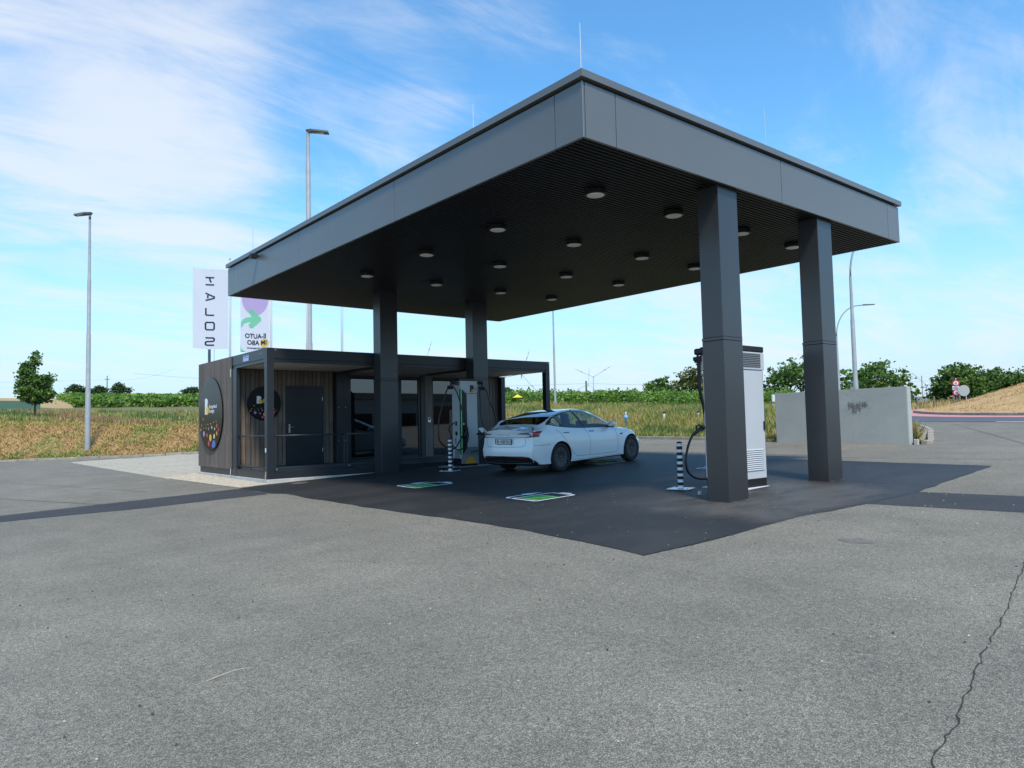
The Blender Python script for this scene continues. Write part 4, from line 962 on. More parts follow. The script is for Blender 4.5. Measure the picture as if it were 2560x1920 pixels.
def flagmat(name, c):
    m = bpy.data.materials.new(name); m.use_nodes = True; nt = m.node_tree; bb = nt.nodes['Principled BSDF']; bb.inputs['Base Color'].default_value = (*c, 1); bb.inputs['Roughness'].default_value = .8
    t = nt.nodes.new('ShaderNodeBsdfTranslucent'); t.inputs[0].default_value = (*c, 1); x = nt.nodes.new('ShaderNodeMixShader'); x.inputs[0].default_value = .45
    nt.links.new(bb.outputs[0], x.inputs[1]); nt.links.new(t.outputs[0], x.inputs[2]); nt.links.new(x.outputs[0], nt.nodes['Material Output'].inputs[0]); MATS[name] = m; return m
FW = flagmat('white_flag_cloth', (.84, .83, .88)); FN = flagmat('navy_flag_print', (.02, .03, .08)); FG = flagmat('mint_flag_print', (.28, .72, .48)); FL = flagmat('lilac_flag_print', (.62, .50, .76)); FY = flagmat('yellow_flag_print', (.85, .62, .12))
def banner(px_, py_, zt, width, height, dirv, label, prints, seed, slant=.05):
    t = thing('banner', label, 'banner', (px_, py_, zt))
    d = Vector(dirv).normalized(); nrm = Vector((-d.y, d.x))
    def at(a, b_, off=0):     # a: 0 at the pole .. 1 free edge ; b: 0 top .. 1 bottom
        wv = .05*sin(a*4.0+seed+b_*2.0)*a+.010*sin(b_*7+a*5+seed)*a+.004*sin(a*14+b_*9)*a
        x = px_+d.x*width*a+nrm.x*(wv+off); y = py_+d.y*width*a+nrm.y*(wv+off); z = zt-height*b_-slant*a*(1-.6*b_)
        return (x, y, z+.015*sin(a*6+seed))
    b = MB(); n, m_ = 30, 60
    b.add([at(i/n, j/m_) for j in range(m_+1) for i in range(n+1)], [(j*(n+1)+i, j*(n+1)+i+1, (j+1)*(n+1)+i+1, (j+1)*(n+1)+i) for j in range(m_) for i in range(n)])
    b.build('cloth', FW, t, smooth=True)
    for nm, mm, geo, off in prints:
        for sgn in (1, -1):
            b = MB()
            for vs2, fs2 in geo: b.add([at(x, y, sgn*off) for x, y in vs2], fs2)
            b.build(nm, mm, t, smooth=True)
    b = MB(); 
    for q in [k/8 for k in range(9)]:
        p = at(0, q); b.tube([p, (p[0]-d.x*.03, p[1]-d.y*.03, p[2]+.01), (px_-d.x*.07, py_-d.y*.07, p[2]+.02)], .008, 5)
    b.build('clip', M_GALV, t); return t, at
def fillpoly(poly, step=.03):
    """triangulated filled polygon (vertices, faces) dense enough to drape"""
    xs = [p[0] for p in poly]; ys = [p[1] for p in poly]; P = [Vector(p) for p in poly]; n = len(P)
    pts = list(P); x = min(xs)+step/2
    while x < max(xs):
        y = min(ys)+step/2
        while y < max(ys):
            if inpoly(x, y, poly): pts.append(Vector((x, y)))
            y += step
        x += step
    r = delaunay_2d_cdt(pts, [(i, (i+1) % n) for i in range(n)], [], 1, 1e-6)
    return [tuple(v) for v in r[0]], [tuple(f) for f in r[2]]
d1 = (-1, .305)
# stroke letters lying on their side and mirrored, as the back of the banner shows them (x: 0 pole..1 free, y: down)
def lt(pts, wd=.045, closed=False):
    asp = 2.72; q = []; pp_ = list(pts)+([pts[0]] if closed else [])
    for a, c in zip(pp_, pp_[1:]):
        a, c = Vector(a), Vector(c); k_ = max(1, int(((c.x-a.x)**2+((c.y-a.y)*asp)**2)**.5/.02)); q += [tuple(a.lerp(c, j/k_)) for j in range(k_)]
    if not closed: q.append(pp_[-1])
    pts = q
    v, f = stroke([(1-x, y*asp) for x, y in pts], wd, closed); return [(a, b_/asp) for a, b_ in v], f
x0, x1 = .355, .60   # as fractions from the free (left) edge in the picture
Hh = [lt([(x0, .105), (x1, .105)]), lt([(x0, .195), (x1, .195)]), lt([(.475, .105), (.48, .135), (.515, .165)])]
Aa = [lt([(x0, .300), (x1, .345), (x1, .362), (x0, .392)]), lt([(.42, .325), (.42, .365)])]
Oo = [lt([(x0+.03, .665), (x1-.03, .665), (x1, .68), (x1, .742), (x1-.03, .757), (x0+.03, .757), (x0, .742), (x0, .68)], closed=True)]
Ss = [lt([(x0, .858), (x1-.03, .858), (x1, .868), (x1, .890), (x1-.03, .900), (x0+.03, .905), (x0, .915), (x0, .938), (x0+.02, .948), (x1, .948)])]
Ll = [lt([(x0+.01, .488), (x0+.01, .575)]), lt([(x0+.01, .575), (x1, .575)])]
banner(3.037-.06, 22.282+.02, 7.545, 1.26, 3.10, d1, 'tall white banner with a dark word running down it, leftmost flag', [('lettering', FN, Hh+Aa+Ll+Oo+Ss, .008)], 1.3, -.03)
v2t = []
def mtext(body, size, x, y, spacing=1.):
    v, f = text_mesh(body, size, True, spacing=spacing); asp = 2.62
    return ([(x+a.x, y-a.y/asp) for a in v], f)
lil = fillpoly([(.05+.42*cos(a)+.42, .36+.19*sin(a)) if False else (.48+.47*cos(a), .34+.205*sin(a)) for a in [2*pi*k/40 for k in range(40)]])
arr = []
arrow = [(1.0-x, y) for x, y in [(.02,.70),(.02,.635),(.10,.60),(.22,.575),(.40,.565),(.30,.515),(.30,.48),(.36,.465),(.44,.48),(.72,.575),(.73,.60),(.70,.615),(.42,.70),(.34,.70),(.28,.67),(.30,.65),(.40,.625),(.26,.63),(.12,.655),(.05,.70)]]
banner(4.451-.06, 21.774+.02, 7.60, 1.06, 3.25, (-1, .33), 'white banner with lilac circle, green arrow and mirrored words, second flag', [
    ('lilac_circle', FL, [lil], .006), ('green_arrow', FG, [fillpoly(arrow)], .008), ('yellow_dot', FY, [fillpoly([(.16+.15*cos(a), .885+.052*sin(a)) for a in [2*pi*k/24 for k in range(24)]])], .006),
    ('lettering', FN, [mtext('E-AUTO', .205, .10, .825), mtext('IM ABO', .205, .08, .905), mtext('www.drivebeem.at', .085, .12, .955)], .011),
    ('green_corner', FG, [fillpoly([(1-.0, .90), (1-.03, .96), (1-.16, .995), (1-.30, 1.0), (1, 1.0)])], .009)], 2.2, .05)

# ================================================================== LAMP POSTS
def lamp_post(x, y, z0, zt, r0, r1, steps, arm, label, seg='z', group=None):
    t = thing('lamp_post', label, 'lamp post', (x, y, z0), group); b = MB(); zs = [z0-.1]; rs = [r0]; n = len(steps)
    for i, s_ in enumerate(steps):
        r = r0+(r1-r0)*(i+1)/(n+1); zz_ = z0+(zt-z0)*s_; zs += [zz_, zz_+.03]; rs += [r0+(r1-r0)*(i+.35)/(n+1), r]
    zs.append(zt); rs.append(r1); b.tube([(x, y, z_) for z_ in zs], rs, 14); b.build('pole', M_GALV, t, smooth=True, auto=40)
    return t
MH = mat('grey_lamp_head', (.11, .12, .13), .4)
def led_head(t, x, y, zt, d, n_, ln=.72, wd=.30):
    d = Vector((d[0], d[1])).normalized(); q = Vector((-d.y, d.x)); b = MB()
    b.tube([(x, y, zt-.25), (x, y, zt)], .055, 10); b.build('spigot', MH, t, smooth=True)
    def at(a, w_, z_): return (x+d.x*a+q.x*w_, y+d.y*a+q.y*w_, z_)
    b = MB(); tl = -.10
    top = [at(-.10, -.10, zt+.10), at(.20, -wd/2, zt+.10), at(ln, -wd*.42, zt+.02), at(ln, wd*.42, zt+.02), at(.20, wd/2, zt+.10), at(-.10, .10, zt+.10)]
    bot = [(a, b_, c-.075) for a, b_, c in top]; bot[0] = at(-.04, -.06, zt-.02); bot[5] = at(-.04, .06, zt-.02)
    b.add(bot+top, [(5, 4, 3, 2, 1, 0), (6, 7, 8, 9, 10, 11)]+[(i, (i+1) % 6, 6+(i+1) % 6, 6+i) for i in range(6)]); b.build('lamp_head', MH, t)
    b = MB(); b.add([at(.24, -wd*.36, zt+.012), at(ln-.06, -wd*.32, zt-.045), at(ln-.06, wd*.32, zt-.045), at(.24, wd*.36, zt+.012)], [(0, 1, 2, 3)]); b.build('lens', M_LAMPG, t)
b_ = (.233, 34.576); t = lamp_post(*b_, gz(*b_), 12.24, .125, .05, [.27, .5, .73], None, 'tall grey stepped lamp post at the left kerb with its head pointing left')
led_head(t, b_[0], b_[1], 12.24, (-.77, .64), 0, .75)
b_ = (7.55, 25.129); t = lamp_post(*b_, gz(*b_), 15.1, .155, .075, [.33, .62, .9], None, 'thick grey stepped lamp post rising behind the canopy with its head pointing right')
led_head(t, b_[0], b_[1], 15.1, (.80, -.60), 0, .95, .40)
def curved(x, y, z0, z1, bend, reach, d, label, r0=.085):
    t = lamp_post(x, y, z0, z1, r0, .045, [.33, .72], None, label, group=None); d = Vector(d).normalized(); b = MB()
    pts = [(x+d.x*reach*(1-cos(a))*bend[0], y+d.y*reach*(1-cos(a))*bend[0], z1+bend[1]*sin(a)) for a in [k*pi/2/9 for k in range(10)]]
    e = pts[-1]; pts.append((e[0]+d.x*reach*.25, e[1]+d.y*reach*.25, e[2]+.02)); b.tube(pts, .036, 8); b.build('arm', M_GALV, t, smooth=True)
    e = pts[-1]; b = MB(); q = Vector((-d.y, d.x))
    b.add([(e[0]-d.x*.1-q.x*.05, e[1]-d.y*.1-q.y*.05, e[2]+.04), (e[0]+d.x*.55-q.x*.09, e[1]+d.y*.55-q.y*.09, e[2]+.03), (e[0]+d.x*.55+q.x*.09, e[1]+d.y*.55+q.y*.09, e[2]+.03), (e[0]-d.x*.1+q.x*.05, e[1]-d.y*.1+q.y*.05, e[2]+.04),
           (e[0]-d.x*.1-q.x*.05, e[1]-d.y*.1-q.y*.05, e[2]-.04), (e[0]+d.x*.55-q.x*.09, e[1]+d.y*.55-q.y*.09, e[2]-.01), (e[0]+d.x*.55+q.x*.09, e[1]+d.y*.55+q.y*.09, e[2]-.01), (e[0]-d.x*.1+q.x*.05, e[1]-d.y*.1+q.y*.05, e[2]-.04)],
          [(0,1,2,3),(7,6,5,4),(0,4,5,1),(1,5,6,2),(2,6,7,3),(3,7,4,0)]); b.build('lamp_head', MH, t)
    return t
curved(20.82, 6.45, gz(20.8, 6.4), 6.6, (1, 1.75), .95, (.77, -.64), 'grey curved-arm lamp post standing behind the middle of the concrete wall', .10)
curved(34.05, 13.55, terr(34.05, 13.55), 5.9, (1, 1.75), 1.35, (.77, -.64), 'shorter grey curved-arm lamp post farther back beside the second near column', .085)
t = lamp_post(24.33, 26.7, .6, 8.6, .075, .04, [.35, .7], None, 'thin grey lamp post beyond the right corner of the container veranda')
led_head(t, 24.33, 26.7, 8.6, (-.64, .77), 0, .5, .2)

# ================================================================== WALL, FENCE, SIGNS, SMALL THINGS
wl = thing('concrete_wall', 'long pale fair-faced concrete wall standing at the far kerb beyond the right columns', 'wall', (15.04, 6.38, gz(15, 6.4)))
def wallm():
    m = asphalt.__globals__['mat']('fair_faced_concrete', (.46, .46, .42), .8, c2=(.37, .38, .345), vscale=.9, bump=.15, bscale=30)
    return m
A_, B_ = Vector((15.05, 6.39)), Vector((14.72, 2.22)); dd = (B_-A_).normalized(); qn = Vector((-dd.y, dd.x))
if qn.x < 0: qn = -qn
b = MB(); th = .22
def wcorner(p, z0, z1): return [(p.x, p.y, z0), (p.x, p.y, z1)]
pl = [A_, B_, B_+qn*th, A_+qn*th]; zb0 = .30
bmw = bmesh.new(); vv = [bmw.verts.new((p.x, p.y, zb0)) for p in pl]+[bmw.verts.new((p.x, p.y, 2.112)) for p in pl]
for f in ((3,2,1,0),(4,5,6,7),(0,1,5,4),(1,2,6,5),(2,3,7,6),(3,0,4,7)): bmw.faces.new([vv[i] for i in f])
bmesh.ops.recalc_face_normals(bmw, faces=bmw.faces[:]); bmesh.ops.bevel(bmw, geom=bmw.edges[:], offset=.015, segments=2, affect='EDGES'); b.frombm(bmw)
b.build('wall_body', wallm(), wl)
WALLFACE = (A_, dd, qn)
def wallblot(name, cs, m, d=.003):
    b = MB(); rnd = random.Random(5)
    for (s_, z_, rs_, rz_) in cs:
        n = 22; pts = []
        for k in range(n):
            a = 2*pi*k/n; r = 1+.35*noise.noise(Vector((cos(a)*1.5+s_*3, sin(a)*1.5, z_*5)))
            p = A_+dd*(s_+rs_*cos(a)*r)-qn*d; pts.append((p.x, p.y, z_+rz_*sin(a)*r))
        b.add(pts, [tuple(range(n))])
    return b.build(name, m, wl)
rnd = random.Random(9)
wallblot('stain', [(2.72+rnd.gauss(0, .24), 1.60+rnd.gauss(0, .16), rnd.uniform(.02, .09), rnd.uniform(.05, .17)) for _ in range(30)], mat('wall_stain', (.415, .42, .395), .85))
wallblot('air_hole', [(rnd.uniform(.2, 4.0), rnd.uniform(.7, 2.0), rnd.uniform(.006, .016), rnd.uniform(.006, .016)) for _ in range(34)], mat('wall_pore', (.27, .28, .27), .9), .004)
b = MB(); b.box(14.82, 2.04, gz(14.8, 2.1)-.05, 14.92, 2.15, gz(14.8, 2.1)+.15, .012); tag(b.build('marker_stone', M_CONC, origin=(14.8, 2.1, gz(14.8, 2.1))), 'small pale stone block at the foot of the right end of the concrete wall', 'stone block')
# white board fence left of the wall
fn = thing('board_fence', 'white two-board fence seen between the charging cabinet and the concrete wall', 'fence', (27.9, 14.4, 1.4))
for z_, hh in ((2.15, .36), (1.68, .33)):
    b = MB(); b.box(26.8, 13.4, z_, 29.2, 13.46, z_+hh, .01)
    o = b.build('board', mat('white_fence_board', (.66, .66, .64), .6), fn)
b = MB(); b.box(26.8, 13.39, z_+.84, 29.2, 13.47, z_+.90); b.box(26.8, 13.39, 2.06, 29.2, 13.47, 2.11); b.build('dark_rail', mat('brown_rail', (.14, .10, .08), .6), fn)
for q in (26.9, 29.0): b = MB(); b.box(q, 13.46, 1.0, q+.07, 13.53, 2.5); b.build('post', M_GALV, fn)
def post_sign():
    k_ = .725; SX, SY = CX+(69.36-CX)*k_, CY+(19.6-CY)*k_; zk = lambda z: 1.299+(z-1.299)*k_
    MRim = mat('red_sign_rim', (.55, .03, .05), .4); MB_ = mat('dark_red_backboard', (.22, .02, .03), .5)
    d = (Vector((69.4, 19.6))-Vector((CX, CY))).normalized(); rt = Vector((d.y, -d.x))
    t = thing('traffic_sign', 'post with two small round red-rimmed signs and a white plate between them', 'traffic sign', (SX, SY, 1.8))
    def disc(name, c, z, r, dep, m, n=24, ry=None):
        b = MB(); f0 = []; 
        for dz in (0, .02): f0 += [(SX+rt.x*k_*(c+r*cos(2*pi*k/n))-d.x*(dep+dz), SY+rt.y*k_*(c+r*cos(2*pi*k/n))-d.y*(dep+dz), zk(z)+k_*(ry or r)*sin(2*pi*k/n)) for k in range(n)]
        b.add(f0, [tuple(range(n))[::-1], tuple(range(n, 2*n))]+[(k, (k+1) % n, n+(k+1) % n, n+k) for k in range(n)]); return b.build(name, m, t)
    def plate(name, c, z, hw, hh, dep, m):
        b = MB(); P = []
        for dz in (0, .02): P += [(SX+rt.x*k_*(c+a*hw)-d.x*(dep+dz), SY+rt.y*k_*(c+a*hw)-d.y*(dep+dz), zk(z)+k_*e*hh) for a, e in ((-1, -1), (1, -1), (1, 1), (-1, 1))]
        b.add(P, [(3,2,1,0),(4,5,6,7),(0,1,5,4),(1,2,6,5),(2,3,7,6),(3,0,4,7)]); return b.build(name, m, t)
    b = MB(); b.tube([(SX, SY, 1.4), (SX, SY, zk(4.75))], .035, 8); b.build('post', M_GALV, t, smooth=True)
    for z in (4.26, 3.37):
        disc('backboard', 0, z, .335, .05, MB_, 8); disc('red_ring', 0, z, .30, .075, MRim); disc('white_centre', 0, z, .20, .10, mat('sign_white_face', (.78, .76, .76), .5))
    disc('symbol', 0, 3.37, .09, .125, mat('grey_symbol', (.28, .25, .25), .5), 10, .12); disc('symbol', 0, 4.26, .08, .125, mat('red_symbol', (.55, .20, .22), .5), 10, .11)
    plate('plate', -.03, 3.82, .27, .19, .06, mat('sign_white_face'))
    plate('plate_line', -.03, 3.87, .20, .02, .085, mat('grey_symbol')); plate('plate_line', -.03, 3.77, .20, .02, .085, mat('grey_symbol'))
    c2 = rt*.62; P0 = Vector((SX, SY))+rt*.70*k_
    t2 = thing('traffic_sign', 'back of a grey round traffic sign leaning beside the red-rimmed signs', 'traffic sign', (P0.x, P0.y, 1.7))
    b = MB(); n = 28; f0 = []
    for dz in (0, .02): f0 += [(P0.x+rt.x*k_*(-.10+.46*cos(2*pi*k/n))-d.x*(.25+dz), P0.y+rt.y*k_*(-.10+.46*cos(2*pi*k/n))-d.y*(.25+dz), zk(3.53)+k_*.52*sin(2*pi*k/n)) for k in range(n)]
    b.add(f0, [tuple(range(n))[::-1], tuple(range(n, 2*n))]+[(k, (k+1) % n, n+(k+1) % n, n+k) for k in range(n)]); b.build('disc', mat('grey_sign_back', (.42, .44, .41), .55), t2)
    b = MB(); b.tube([(P0.x+rt.x*.12, P0.y+rt.y*.12, 1.4), (P0.x, P0.y, zk(3.6))], .04, 8); b.build('post', M_GALV, t2, smooth=True)
post_sign()
fp0 = None
for i, (az, lb) in enumerate(((22.2, 'weathered wooden post at the far roadside beside the end of the concrete wall'), (21.15, 'wooden post under the lamp post beyond the roundabout'), (20.15, 'wooden post left of the red-rimmed signs'), (19.0, 'wooden post just right of the grey round sign back'), (18.65, 'wooden post nearest the straw mound'))):
    r = 57; x, y = CX+r*cos(radians(az)), CY+r*sin(radians(az)); z_ = terr(x, y)
    b = MB(); b.tube([(x, y, z_-.1), (x+.02, y, z_+.5), (x, y, z_+.85)], [.07, .065, .055], 7)
    o = b.build('wooden_post', mat('grey_post_wood', (.20, .16, .12), .9, var=.2), origin=(x, y, z_)); tag(o, lb, 'post', 'wooden posts beyond the roundabout')
t = lamp_post(66.0, 21.3, 2.0, 5.0, .05, .04, [.5], None, 'thin pale lamp post beyond the roundabout left of the leafy tree')
# white marker posts and the hydrant in the verge
mk0 = None
for x, y, lb in ((17.86, 13.12, 'white marker post with a black cap in the weeds between the car and the bollard'), (18.70, 12.0, 'white marker post with a black cap in the weeds beside the near column')):
    z_ = terr(x, y)
    if mk0 is None:
        mk0 = thing('marker_post', lb, 'marker post', (0, 0, 0), 'white marker posts in the verge')
        b = MB(); b.box(-.05, -.03, -.4, .05, .03, .30, .010); b.build('post', M_WHITEP, mk0); b = MB(); b.box(-.052, -.032, .30, .052, .032, .38, .012); b.build('cap', M_BLACK, mk0); o = mk0
    else: o = dup(mk0); o['label'] = lb
    o.location = (x, y, 1.31)
hy = thing('hydrant', 'light blue hydrant post with a rounded body in the weeds above the car bonnet', 'hydrant', (16.1, 13.68, 1.35))
MBl = mat('light_blue_paint', (.16, .38, .66), .45)
b = MB(); b.lathe([(.03, 1.1), (.03, 1.40), (.07, 1.42), (.092, 1.47), (.09, 1.53), (.055, 1.57), (.03, 1.585)], (16.1, 13.68, 0), 16); b.build('body', MBl, hy, smooth=True)
b = MB(); b.lathe([(.03, 1.58), (.028, 1.60), (.028, 1.71), (.001, 1.715)], (16.1, 13.68, 0), 12); b.build('stem', mat('pale_blue_stem', (.35, .52, .70), .45), hy, smooth=True)
# yellow parasol
qx, qy = CX+(32.2-CX)*.767, CY+(39.7-CY)*.767
pa = thing('parasol', 'small yellow garden parasol standing at the vineyard edge behind the veranda end', 'parasol', (qx, qy, 1.9))
b = MB(); n = 8; b.v = [(qx, qy, 3.20)]+[(qx+.34*cos(2*pi*k/n), qy+.34*sin(2*pi*k/n), 3.0) for k in range(n)]; b.f = [(0, 1+k, 1+(k+1) % n) for k in range(n)]; b.m = [0]*n; b.build('canopy_cloth', mat('yellow_cloth', (.85, .62, .04), .7), pa)
b = MB(); b.tube([(qx, qy, 1.6), (qx, qy, 3.18)], .022, 6); b.build('pole', M_GALV, pa)
# grey concrete ring stone by the left lamp post
st = thing('kerb_stone', 'round-topped grey boundary stone in the grass right of the left lamp post', 'boundary stone', (.95, 34.4, .15))
b = MB(); b.v = []; pr_ = [(-.19, 0), (.19, 0), (.19, .22)]+[(.19*cos(a), .22+.13*sin(a)) for a in [k*pi/8 for k in range(1, 8)]]+[(-.19, .22)]
for dz in (-.08, .08): b.v += [(1.05+x*.77+.64*dz, 34.05-x*.64+.77*dz, .12+z_) for x, z_ in pr_]
n = len(pr_); b.f = [tuple(range(n))[::-1], tuple(range(n, 2*n))]+[(k, (k+1) % n, n+(k+1) % n, n+k) for k in range(n)]; b.m = [0]*len(b.f); b.build('stone', mat('dark_stone', (.16, .15, .14), .9, var=.3), st)
# far things: power poles, line, turbines, white house
def wpole(x, y, z0, z1, label, arms=True):
    t = thing('power_pole', label, 'power pole', (x, y, z0)); b = MB(); b.tube([(x, y, z0-1), (x, y, z1)], [.22, .16], 7); b.build('pole', mat('dark_pole_wood', (.09, .075, .06), .9), t)
    if arms:
        b = MB(); b.box(x-.9, y-.05, z1-1.6, x+.9, y+.05, z1-1.45); b.build('crossarm', M_FRAME, t)
        b = MB()
        for q in (-.8, 0, .8): b.tube([(x+q, y, z1-1.45), (x+q, y, z1-1.1)], .06, 6)
        b.build('insulator', mat('brown_insulator', (.15, .06, .04), .3), t)
    return t
p1 = far((29.55, 190.5)); wpole(p1[0], p1[1], 16, 25.6, 'wooden power pole between the two dark trees on the left horizon')
p2 = (100.6, 98.95); wpole(p2[0], p2[1], 4, 9.95, 'slender wooden power pole in front of the far wind turbines', False)
lines = thing('power_line', 'thin overhead power line sagging along the horizon behind the vineyard', 'power line', (100.6, 98.95, 8))
for a, c, zz0, zz1, sag in ((p2, (180, 40), 9.4, 9.5, 1.2), (p2, (30, 165), 9.4, 14, 1.5), (p1, (60, 250), 24, 22, 1.5), (p1, (-80, 330), 24, 22, 2)):
    b = MB(); b.tube([(a[0]+(c[0]-a[0])*k/12, a[1]+(c[1]-a[1])*k/12, zz0+(zz1-zz0)*k/12-sag*4*(k/12)*(1-k/12)) for k in range(13)], .022, 4); b.build('wire', mat('grey_wire', (.25, .27, .3), .6), lines)
MT = mat('hazy_turbine_white', (.55, .60, .66), .6); MTR = mat('turbine_red_band', (.40, .22, .22), .6)
def turbine(x, y, zh, R_, angs, label, tr=2.2, z0=0, blade_w=2.2):
    t = thing('wind_turbine', label, 'wind turbine', (x, y, z0), 'wind turbines on the horizon')
    b = MB(); b.tube([(x, y, z0-5), (x, y, zh-1)], [tr, tr*.6], 10); b.build('tower', MT, t, smooth=True)
    d = (Vector((x, y))-Vector((CX, CY))).normalized(); rt = Vector((d.y, -d.x))
    b = MB(); b.tube([(x+d.x*3, y+d.y*3, zh), (x-d.x*3.5, y-d.y*3.5, zh), (x-d.x*4.5, y-d.y*4.5, zh)], [1.6, 1.7, .6], 8); b.build('nacelle', MT, t, smooth=True)
    for a in angs:
        ca, sa = cos(radians(a)), sin(radians(a)); bl = None
        for s0, s1, mm, nm in ((0.02, .58, MT, 'blade'), (.58, .68, MTR, 'red_band'), (.68, .78, MT, 'tip_section'), (.78, .87, MTR, 'red_band'), (.87, 1, MT, 'tip_section')):
            b = MB(); vs2 = []
            for s_ in (s0, s1):
                w_ = blade_w*(1-.8*s_)*(.5 if s_ < .1 else 1); px_ = R_*s_
                for off, dep in ((-w_/2, 0), (0, .25*w_), (w_/2, 0), (0, -.25*w_)):
                    hx = ca*px_-sa*off; hz = sa*px_+ca*off; vs2.append((x+rt.x*hx-d.x*(4.6-dep), y+rt.y*hx-d.y*(4.6-dep), zh+hz))
            b.add(vs2, [(0, 1, 5, 4), (1, 2, 6, 5), (2, 3, 7, 6), (3, 0, 4, 7), (4, 5, 6, 7), (3, 2, 1, 0)]); o = b.build(nm, mm, bl if bl is not None else t)
            if bl is None: bl = o
    return t
turbine(1074.2, 1034.1, 95.8, 43, (156, 30, 270), 'nearest wind turbine with two red-banded blades raised in a V', 1.9, 20, 3.4)
turbine(1781, 1741, 133, 58, (84, 204, 324), 'fainter wind turbine just left of the one with raised blades', 2.6, 30, 4.2)
turbine(771.5, 907.5, 84.6, 44, (70, 190, 310), 'wind turbine seen through the right end of the veranda with red-banded blades', 1.5, 20, 3.0)
turbine(641.4-4, 1003.9-8, 100, 45, (72, 192, 312), 'wind turbine of which one tilted blade shows above the container roof', 1.5, 20, 2.8)
turbine(742.8, 274.4, 30.5, 19, (135, 255, 15), 'small distant wind turbine right of the concrete wall', .8, 5, 1.3)
hs_ = thing('white_house', 'long low pale house far beyond the gap between wall and trees', 'house', (133.5, 47.7, 2.9))
dv = (Vector((133.5, 47.7))-Vector((CX, CY))).normalized(); rv = Vector((dv.y, -dv.x))
def obox(b, c, hx, hy, z0, z1):
    P = [(c[0]+rv.x*a*hx+dv.x*e*hy, c[1]+rv.y*a*hx+dv.y*e*hy, z_) for z_ in (z0, z1) for a, e in ((-1, -1), (1, -1), (1, 1), (-1, 1))]
    b.add(P, [(3,2,1,0),(4,5,6,7),(0,1,5,4),(1,2,6,5),(2,3,7,6),(3,0,4,7)])
b = MB(); obox(b, (133.5, 47.7), 3.2, 4, 1.5, 4.3); b.build('wall', mat('pale_house_wall', (.58, .62, .55), .8), hs_)
b = MB(); obox(b, (133.5, 47.7), 3.5, 4.3, 4.3, 4.55); b.build('roof', mat('grey_roof', (.25, .27, .27), .8), hs_)

nh = thing('standin_hall', 'long low white hall with red entrance, added unseen behind the camera for the glass front to mirror', 'building', (70, -60, 0))  # stand-in hall added out of view to give the glass front a reflection
b = MB(); b.box(22, -72, -2, 125, -56, 5.2); b.build('wall', mat('hall_wall', (.30, .32, .34), .8), nh)
b = MB(); b.box(21, -73, 5.2, 126, -55.4, 6.0); b.build('roof', M_FASC, nh)
b = MB(); b.box(52, -55.9, -.5, 66, -55.7, 4.2); b.build('entrance_front', mat('hall_red', (.16, .05, .03), .6), nh)
b = MB()
for k in range(8): b.box(24+k*7 if k < 4 else 42+k*7, -55.95, 1.2, 28+k*7 if k < 4 else 46+k*7, -55.8, 3.2)
stuff(b.build('window', M_GAP, nh))
# ================================================================== CHARGERS
def road_battery(du, dv, label, full=True):
    t = thing('battery_marking', label, 'road marking', (1.48+du, 2.75+dv, gz(1.48+du, 2.75+dv)), 'battery symbols painted on the asphalt')
    ox, oy, oz = t['og']
    def pl(name, geo, off, m):
        b = MB()
        for v, f in geo: b.add([(x+du, y+dv, gz(x+du, y+dv)+off) for x, y in v], f)
        return b.build(name, m, t)
    def rr(x0, y0, x1, y1, r):
        return arc(x1-r, y0+r, r, -90, 0, 5)+arc(x1-r, y1-r, r, 0, 90, 5)+arc(x0+r, y1-r, r, 90, 180, 5)+arc(x0+r, y0+r, r, 180, 270, 5)
    body = rr(1.50, 2.77, 2.385, 3.36, .05)
    cable = arc(1.60, 3.46, .10, 270, 90, 10)[::-1] if False else [(1.62, 3.37), (1.545, 3.39), (1.51, 3.44), (1.505, 3.50), (1.54, 3.555), (1.62, 3.575), (1.95, 3.575)]
    nub = [(2.395, 2.93), (2.515, 2.94), (2.53, 2.98), (2.53, 3.16), (2.51, 3.20), (2.395, 3.21)]
    plug = [(1.93, 3.50), (1.99, 3.485), (2.12, 3.50), (2.17, 3.53), (2.17, 3.64), (2.12, 3.67), (1.99, 3.68), (1.93, 3.65)]
    pins = [[(2.17, 3.535), (2.32, 3.52), (2.32, 3.55), (2.17, 3.57)], [(2.17, 3.60), (2.31, 3.615), (2.31, 3.645), (2.17, 3.635)]]
    f = lambda P: (P, [tuple(range(len(P)))])
    inner = [(1.47, 2.74), (2.42, 2.74), (2.42, 2.90), (2.56, 2.91), (2.56, 3.22), (2.42, 3.24), (2.42, 3.38), (2.36, 3.50), (2.35, 3.67), (2.15, 3.71), (1.90, 3.70), (1.88, 3.60), (1.58, 3.60), (1.48, 3.52), (1.47, 3.40)]
    pl('primer', [f(inner)], .010, M_MARKK)
    pl('outline', [stroke(body, .066, True), f(nub)], .014, M_MARKW)
    pl('cable_symbol', [stroke(cable, .055), f(plug)]+[f(p) for p in pins], .0142, M_MARKW)
    for x0 in (1.565, 1.752, 1.938): pl('green_bar', [f([(x0, 2.86), (x0+.155, 2.86), (x0+.155, 3.27), (x0, 3.27)])], .014, M_GREENP)
road_battery(0, 0, 'green and white battery symbol on the asphalt nearest the camera')
road_battery(0, 3.655, 'green and white battery symbol on the asphalt in front of the container building')
road_battery(5.42, .02, 'battery symbol mostly hidden behind the near column')
road_battery(5.42, 3.655, 'battery symbol mostly hidden under the white car')
